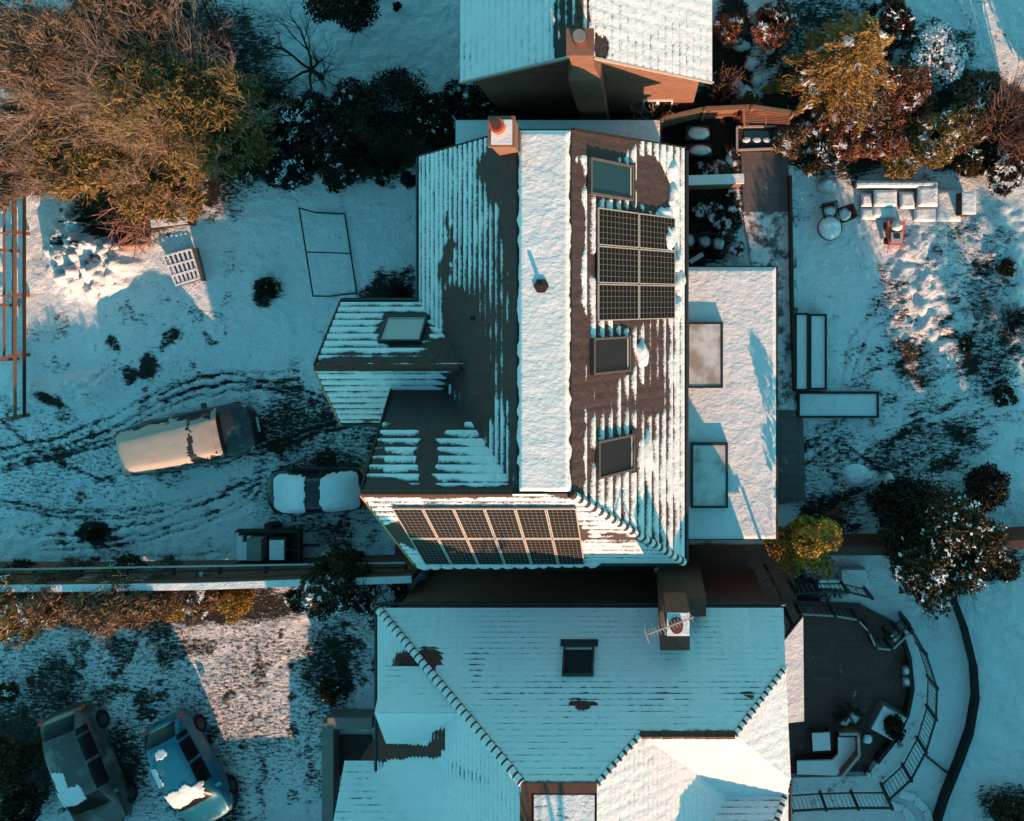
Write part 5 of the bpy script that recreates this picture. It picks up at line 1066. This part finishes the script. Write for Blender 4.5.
# raised planters
def planter(label, x0, y0, x1, y1, z, snow=True, th=.07, mat='wooddk'):
    a, b = W(x0, y1, z), W(x1, y0, z); t = thing('raised_planter', label, 'planter', ((a.x+b.x)/2, (a.y+b.y)/2, 0)); m = MB()
    m.bbox(a.x, b.x, a.y, a.y+th, 0, z); m.bbox(a.x, b.x, b.y-th, b.y, 0, z); m.bbox(a.x, a.x+th, a.y+th, b.y-th, 0, z-.003); m.bbox(b.x-th, b.x, a.y+th, b.y-th, 0, z-.003); m.build('frame', M[mat], t)
    if snow: MB().bbox(a.x+th, b.x-th, a.y+th, b.y-th, 0, z-.05).build('snow', M['snow'], t)
    return t
planter('left half of the tall snow filled bed beside the paved path', 795, 313, 809, 391, .45); planter('right half of the tall snow filled bed beside the paved path', 809.5, 314, 827, 390, .35)
planter('wide low snow filled bed below the tall ones', 798, 392, 879, 418, .25)
# ================================================================ RIGHT GARDEN TOP: stone seats, tables, red toy
def block(name, label, cat, x0, y0, x1, y1, z, mat='concrete', snow=.09, group=None, rz=0, inset=.02):
    a, b = W(x0, y1, z), W(x1, y0, z); t = thing(name, label, cat, ((a.x+b.x)/2, (a.y+b.y)/2, 0), rz, group); w_, d_ = (b.x-a.x)/2, (b.y-a.y)/2
    o = MB().bbox(-w_, w_, -d_, d_, 0, z-snow).build('base', M[mat]); o.parent = t
    xs = np.linspace(-w_-.02, w_+.02, 14); ys = np.linspace(-d_-.02, d_+.02, 14); XX, YY = np.meshgrid(xs, ys); e = np.minimum(w_+.02-np.abs(XX), d_+.02-np.abs(YY)); ZZ = z-snow+.002+snow*sstep(-.01, .09, e)*(.75+.5*fbm(XX*3+x0, YY*3, o=3)); ii = np.arange(196).reshape(14, 14)
    o = np_mesh('snow', np.stack([XX, YY, ZZ], -1).reshape(-1, 3), np.stack([ii[:-1,:-1], ii[:-1,1:], ii[1:,1:], ii[1:,:-1]], -1).reshape(-1, 4), M['snow'], smooth=True); o.parent = t; return t
SG = 'snow covered stone blocks along the top of the right garden'
for a in ((858,181,938,187,.8,'long narrow snowy stone ledge under the border shrubs'),(875,190,897,206,.7,'bright snow topped stone block left of the ledge middle'),(873,206,896,217,.35,'low snowy step in front of the bright block'),(901,192,915,208,.45,'square snowy block right of the bright one'),
          (919,186,938,206,.85,'tallest snowy block, lit at its edge'),(915,207,937,221,.3,'low snowy slab before the tallest block'),(938,190,961,221,.4,'wide flat snowy slab right of the tallest block'),(862,194,872,206,.4,'small snowy block at the left end of the stone row'),(861,208,876,219,.25,'low snowy stone left of the red ride on toy')):
    block('stone_block', a[5], 'stone block', a[0], a[1], a[2], a[3], a[4]*.6+.05, group=SG)
block('garden_gate', 'narrow dark timber frame with a little snow at the right end of the stone row', 'frame', 963, 192, 976, 214, .9, 'wooddk', .03)
def round_table(label, px, py, r_, z, seed):
    c = W(px, py, z); t = thing('round_table', label, 'table', (c.x, c.y, 0)); o = MB().cyl((0,0,z-.06), r_, .05, 28).build('tabletop', M['wooddk']); o.parent = t; o = MB().cyl((0,0,0), .05, z-.06, 10).build('pedestal', M['dark']); o.parent = t
    o = MB().cyl((0,0,0), r_*.5, .04, 16).build('foot', M['dark']); o.parent = t; o = snow_blob('snow', (0,0,z-.01), r_*.95, r_*.95, .14, None, seed, 'snow_soft', rough=.06, n=28); o.parent = t
round_table('round table under a smooth disc of snow in the right garden', 830, 228, .44, .6, 1)
chair('garden_chair', 'snow heaped chair right of the round snowy table', 845, 214, -1.2); chair('garden_chair', 'snow heaped chair above the round snowy table', 829, 211, .2)
o = snow_blob('snowy_mound', W(827, 186, 0), .38, .3, .4, None, 91, 'snow', rough=.15); tag(o, 'pale round snow mound by the dark shrub at the border end', 'snow mound')
t = thing('ride_on_toy', 'small red and black ride on toy with snow on its seat', 'toy', W(896, 234)); c = W(896, 232, .4)
m = MB(); m.add([(c.x-.27,c.y-.42,.1),(c.x+.27,c.y-.42,.1),(c.x+.3,c.y+.35,.1),(c.x-.3,c.y+.35,.1),(c.x-.24,c.y-.46,.38),(c.x+.24,c.y-.46,.38),(c.x+.3,c.y+.38,.46),(c.x-.3,c.y+.38,.46)], [(0,3,2,1),(4,5,6,7),(0,1,5,4),(1,2,6,5),(2,3,7,6),(3,0,4,7)]); m.build('tub', M['pot'], t)
MB().bbox(c.x-.2, c.x+.2, c.y-.38, c.y-.02, .40, .50).build('seat', M['glass_frost'], t); MB().bbox(c.x-.10, c.x+.10, c.y-.24, c.y-.06, .505, .54).build('control_panel', M['dark'], t); snow_blob('snow', (c.x, c.y+.2, .45), .22, .2, .22, t, 4, 'snow', rough=.1)
for x in (-.28, .28):
    for y in (-.3, .25): MB().tube([(c.x+x-.04, c.y+y, .12), (c.x+x+.04, c.y+y, .12)], .12, 14).build('wheel', M['black'], t)
for x in (-.2, .2): MB().bar((c.x+x, c.y-.4, .3), (c.x+x*1.1, c.y-.72, .12), .025).build('handle', M['dark'], t)
# snow heap by the wall lower right
o = snow_blob('snowy_mound', W(853, 474, 0), .55, .5, .35, None, 95, 'snow', rough=.3); tag(o, 'rough snow heap scraped up near the end of the bare paving', 'snow mound')
o = snow_blob('snowy_mound', W(889, 480, 0), .2, .3, .3, None, 96, 'snow', rough=.2); tag(o, 'small snow heap left of the dark evergreen mound', 'snow mound')
# ================================================================ PATIO bottom right
def poly_slab(name, pts, z0, z1, mat):
    p = [W(x, y, z1) for x, y in pts]; return struct(MB().prism([(v.x, v.y) for v in p], z0, z1).build(name, M[mat]))
poly_slab('patio', ((786,600),(860,604),(905,628),(916,680),(910,728),(880,770),(786,800)), -.06, .03, 'paving')
ring_o = [(908,622),(921,645),(929,672),(931,700),(926,728),(916,752),(900,776),(884,797),(880,806)]
ring_i = [(904,640),(910,660),(913,690),(908,715),(897,738),(878,762),(872,776),(790,776),(790,806)]
n_ = len(ring_o)
pts = [W(x, y, .3) for x, y in ring_o]+[W(790,806,.3), W(790,778,.3), W(868,776,.3)]+[W(x, y, .3) for x, y in ring_i[:6][::-1]]
struct(MB().prism([(v.x, v.y) for v in pts], -.05, .3).build('curved_path', M['paving_snow']))
sw = [W(x, y, .5) for x, y in ((904,638),(911,660),(914,690),(909,716),(898,740),(878,765))]; wall_run('retaining_wall', 'dark curved wall holding the path round the sunken patio', [(p.x, p.y) for p in sw], .42, .12, 'wooddk', None)
def railing(label, pts, z, base, rail='dark', bal='alu', gap=.14, posts=True, railmat=None, bw=.05):
    P = [W(x, y, base+z) for x, y in pts]; P = [Vector((p.x, p.y, base)) for p in P]; t = thing('railing', label, 'railing', P[0]); up = Vector((0,0,z))
    for a, b in zip(P[:-1], P[1:]):
        MB().bar(a+up, b+up, .06, .05).build('handrail', M[railmat or rail], t); MB().bar(a+up*.12, b+up*.12, .04).build('bottom_rail', M[rail], t)
        L = (b-a).length; k = max(1, int(L/gap)); m = MB()
        for i in range(1, k): p = a.lerp(b, i/k); m.bar(p+up*.14, p+up*.97, bw if i % 2 else bw*.6, .02)
        m.build('balusters', M[bal], t)
    for p in P: MB().bbox(p.x-.045, p.x+.045, p.y-.045, p.y+.045, base-.3, base+z+.08).build('post', M[rail], t)
    return t
railing('curved dark railing with pale infill round the east side of the patio', [(912,630),(926,654),(937,688),(936,719),(926,752),(911,780),(889,800)], .95, .3)
railing('straight dark railing along the bottom edge of the patio path', [(892,808),(858,808),(826,809),(792,811)], .95, .3)
railing('dark stair railing with pale infill above the patio, under the golden tree', [(872,598),(848,592),(820,592),(796,594)], .9, .3)
railing('pale handrail zigzagging round the top of the patio', [(800,614),(835,616),(858,620),(869,632),(876,648),(892,650),(911,632)], .9, 0, 'dark', 'dark', .2, True, 'framelt', .02)
railing('short dark stair railing beside the right garden steps', [(891,640),(900,633),(909,624)], .7, .3)
poly_slab('steps', ((842,570),(866,570),(868,580),(842,580)), 0, .34, 'snow_soft'); poly_slab('steps', ((820,580),(868,580),(870,588),(818,588)), 0, .22, 'snow_soft')
for i, (x, y) in enumerate(((893,641),(898,637),(903,632))): poly_slab('steps', ((x-4,y-4),(x,y-7),(x+5,y-2),(x+1,y+2)), 0, .12+.1*i, 'paving_grey')
P = [W(x, y, .45) for x, y in ((952,560),(955,600),(966,628),(976,668),(978,700),(972,735),(960,768),(947,800),(936,835))]; wall_run('retaining_wall', 'long dark curved edging across the snow right of the patio', [(p.x, p.y) for p in P], .42, .16, 'black', None)
P = [W(x, y, .12) for x, y in ((927,757),(944,771),(957,780))]; wall_run('edging', 'thin dark edging strip joining the railing to the long curved edging', [(p.x, p.y) for p in P], .1, .05, 'wooddk', None, cat='edging')
for k, (r0, lb) in enumerate(((0,'upper of the faint curved steps below the railing'),(12,'lower of the faint curved steps below the railing'))):
    P = [W(x-r0, y+r0*.9, .1) for x, y in ((900,794),(915,799),(926,810),(931,824))]; wall_run('edging', lb, [(p.x, p.y) for p in P], .12-.03*k, .25, 'snow', None, cat='step')
# patio furniture
c = W(821, 741, .4); t = thing('patio_table', 'square low patio table topped with snow beside the corner bench', 'table', (c.x, c.y, 0), .06)
o = MB().box((0,0,.38), (.66,.66,.05)).build('tabletop', M['wooddk']); o.parent = t; o = MB().box((0,0,.43), (.62,.62,.05)).build('snow', M['snow_soft']); o.parent = t
for x in (-.27,.27):
    for y in (-.27,.27): o = MB().box((x,y,.18),(.06,.06,.36)).build('leg', M['wooddk']); o.parent = t
t = thing('corner_bench', 'corner bench with snow on its seat, wrapped round the patio table', 'bench', W(840, 760)); z = .45
seat = [W(x, y, z) for x, y in ((797,761),(832,760),(838,754),(838,737),(855,737),(855,754),(836,775),(797,774))]; m = MB(); m.prism([(v.x, v.y) for v in seat[:3]+seat[6:]], .05, z-.05); m.prism([(v.x, v.y) for v in seat[2:7]], .05, z-.049); m.build('seat', M['wooddk'], t)
m = MB(); m.prism([(v.x, v.y) for v in seat[:2]+seat[6:]], z-.045, z+.03); m.prism([(v.x, v.y) for v in (seat[1], seat[2], seat[5], seat[6])], z-.044, z+.031); m.prism([(v.x, v.y) for v in seat[2:6]], z-.043, z+.032); m.build('snow', M['snow_soft'], t)
bk = [W(x, y, .8) for x, y in ((839,733.5),(858,733.5),(859,755),(842,776))]; m = MB(); [m.bar((a.x,a.y,.45), (b.x,b.y,.45), .07, .75) for a, b in zip(bk[:-1], bk[1:])]; m.build('backrest', M['woodred'], t); m = MB(); [m.bar(a+Vector((0,0,.04)), b+Vector((0,0,.04)), .09, .03) for a, b in zip(bk[:-1], bk[1:])]; m.build('top_rail', M['framelt'], t)
c = W(889, 724, .5); t = thing('square_planter', 'tilted square planter with snow and a dark round plant in it', 'planter', (c.x, c.y, 0), -.5); o = MB().box((0,0,.22), (.95,.95,.44)).build('box', M['concrete']); o.parent = t; o = MB().box((0,0,.46), (.9,.9,.06)).build('snow', M['snow_soft']); o.parent = t
tree('potted_plant', 'round dark bush growing at the tilted square planter', 'plant', 896, 731, .8, .45, 1.0, 'dkleaf', 'bark_dk', 520, n=2500, size=.06, gap=.36, depth=1, shell=.2, limb_r=.02, low=.2)
for i, (px, py) in enumerate(((907.5,671),(907.5,682))):
    c = W(px, py, .35); t = thing('flower_pot', ['upper of two small square pots with snow by the curved wall','lower of two small square pots with snow by the curved wall'][i], 'pot', (c.x, c.y, 0)); o = MB().add([(-.12,-.12,0),(.12,-.12,0),(.12,.12,0),(-.12,.12,0),(-.16,-.16,.34),(.16,-.16,.34),(.16,.16,.34),(-.16,.16,.34)], [(0,3,2,1),(4,5,6,7),(0,1,5,4),(1,2,6,5),(2,3,7,6),(3,0,4,7)]).build('pot_body', M['concrete']); o.parent = t; o = snow_blob('snow', (0,0,.33), .12, .12, .06, None, i, 'snow_soft'); o.parent = t
chair('patio_chair', 'left of two small snow topped chairs above the corner bench', 843, 719, .6, s_=.7); chair('patio_chair', 'right of two small snow topped chairs above the corner bench', 853, 716, -.5, s_=.7)
def stool(label, px, py, r_=.19):
    c = W(px, py, .45); t = thing('stool', label, 'stool', (c.x, c.y, 0)); o = MB().cyl((0,0,.4), r_, .05, 18).build('seat', M['wooddk']); o.parent = t; o = snow_blob('snow', (0,0,.45), r_*.9, r_*.9, .08, None, int(px), 'snow_soft'); o.parent = t
    for k in range(3): an = k*2.1; o = MB().bar((math.cos(an)*r_*.7, math.sin(an)*r_*.7, .4), (math.cos(an)*r_*.9, math.sin(an)*r_*.9, 0), .03).build('leg', M['dark']); o.parent = t
stool('round snow topped stool right of the corner bench', 868, 739); stool('tiny snow topped stool below the corner bench', 868.5, 775, .12)
# ================================================================ OUT OF FRAME SHADOW CASTERS (unseen, added and sized to throw shade into view)
def us(u, s): return (u*AZ.y*-1 + s*AZ.x, u*AZ.x + s*AZ.y)
def shadow_house(label, x0, x1, y0, y1, ze_, zr_, axis='x'):
    t = thing('house', label, 'house', ((x0+x1)/2, (y0+y1)/2, 0)); m = MB(); m.bbox(x0, x1, y0, y1, 0, ze_); ym = (y0+y1)/2
    m.add([(x0,y0,ze_),(x0,y1,ze_),(x0,ym,zr_-.15),(x1,y0,ze_),(x1,y1,ze_),(x1,ym,zr_-.15)], [(0,2,1),(3,4,5),(0,1,4,3),(1,2,5,4),(2,0,3,5)])
    m.build('wall', M['brick'], t)
    s_ = (zr_-ze_)/(ym-y0)
    for y, pl in ((y0-.3, (0, s_, zr_-s_*ym)), (y1+.3, (0, -s_, zr_+s_*ym))):
        roof('roof', [[(x0-.2,y),(x1+.2,y),(x1+.2,ym),(x0-.2,ym)]], pl, cov(.03), M['tile_low'], t, gauge=.3, da=.3, sub=3)
    for i in range(int((x1-x0)/3)): wall_window(t, (x0+1.5+i*3, y1+.03, 1.5), 1.2, 1.2, 'x', 1)
    return t
shadow_house('unseen long low snowy roofed house beyond the lower left corner, shaped for its shadow', -26, -14.2, -29, -22.5, 3.6, 6.3)  # unseen; ridge height set to shade the lower front garden
shadow_house('unseen tall snowy roofed house added south of the bungalow to shade its west slope', -3.6, -.6, -27, -20.6, 10.2, 12.2)  # unseen; added this tall to shade the bungalow's west slope
shadow_house('unseen low snowy roofed house south east of the bungalow, shaped for its shadow', 7.6, 11.0, -28, -22.5, 3.4, 5.6)
shadow_house('unseen taller snowy roofed house east of the low one, shaped for its shadow', 11.3, 16.8, -28, -22.5, 5.2, 8.3)
shadow_house('unseen low wide snowy roofed house in the far lower right, shaped for its shadow', 17.2, 30, -28, -22.5, 3.4, 5.6)  # unseen eastern houses, heights set to shade the right gardens
tree('shadow_tree', 'unseen tree added for its shadow behind the far lower right houses', 'tree', 640+18.6/K(0), 300+19.9/K(0), 0, 1.2, 7.4, 'mid', 'bark_dk', 401, n=4000, size=.16, gap=.45, depth=3, shell=.2, limb_r=.12, low=.3)
tree('shadow_tree', 'unseen thin tree added for its shadow at the right of the far lower right houses', 'tree', 640+20.8/K(0), 300+19.9/K(0), 0, 1.0, 7.8, 'mid', 'bark_dk', 402, n=3000, size=.16, gap=.47, depth=3, shell=.2, limb_r=.12, low=.3)  # both unseen trees added to break up sunlight on the right garden
tree('shadow_pine', 'unseen tall dark pine added south of the bungalow to shade the west wing', 'tree', 640-1.0/K(0), 300+23.3/K(0), 0, 1.0, 15.5, 'dkleaf', 'bark_dk', 400, n=9000, size=.2, gap=.3, depth=1, shell=.2, limb_r=.14, low=.5)  # unseen; added tall enough to shade the west wing's south slope
t = thing('shadow_shed', 'unseen small brick shed added beyond the lower wing of the bungalow for its shadow', 'shed', (-8.2, -21, 0)); MB().bbox(-10.0, -7, -22, -19.75, 0, 1.95).build('wall', M['brick'], t); MB().bbox(-10.05, -6.9, -22.1, -19.65, 1.951, 2.07).build('roof', M['snow'], t)  # unseen; added to keep sun off the L shaped wall
tree('hedge_shrub', 'unseen evergreen added beyond the right edge to shade the top corner', 'shrub', 640+14.8/K(0), 300-7.0/K(0), 0, 1.3, 3.2, 'dkleaf', 'bark_dk', 411, n=6000, size=.12, gap=.3, depth=1, shell=.2, limb_r=.03, low=.1)  # unseen; added to put the top right corner in shade
m = MB(); m.bbox(-16.5, -10.1, -19.9, -19.6, 0, 1.2); o = m.build('garden_wall', M['brick'], None); tag(o, 'unseen low brick wall added to shade the south end of the lower front garden', 'wall')  # unseen; added to cut off the sunlit patch at its south end
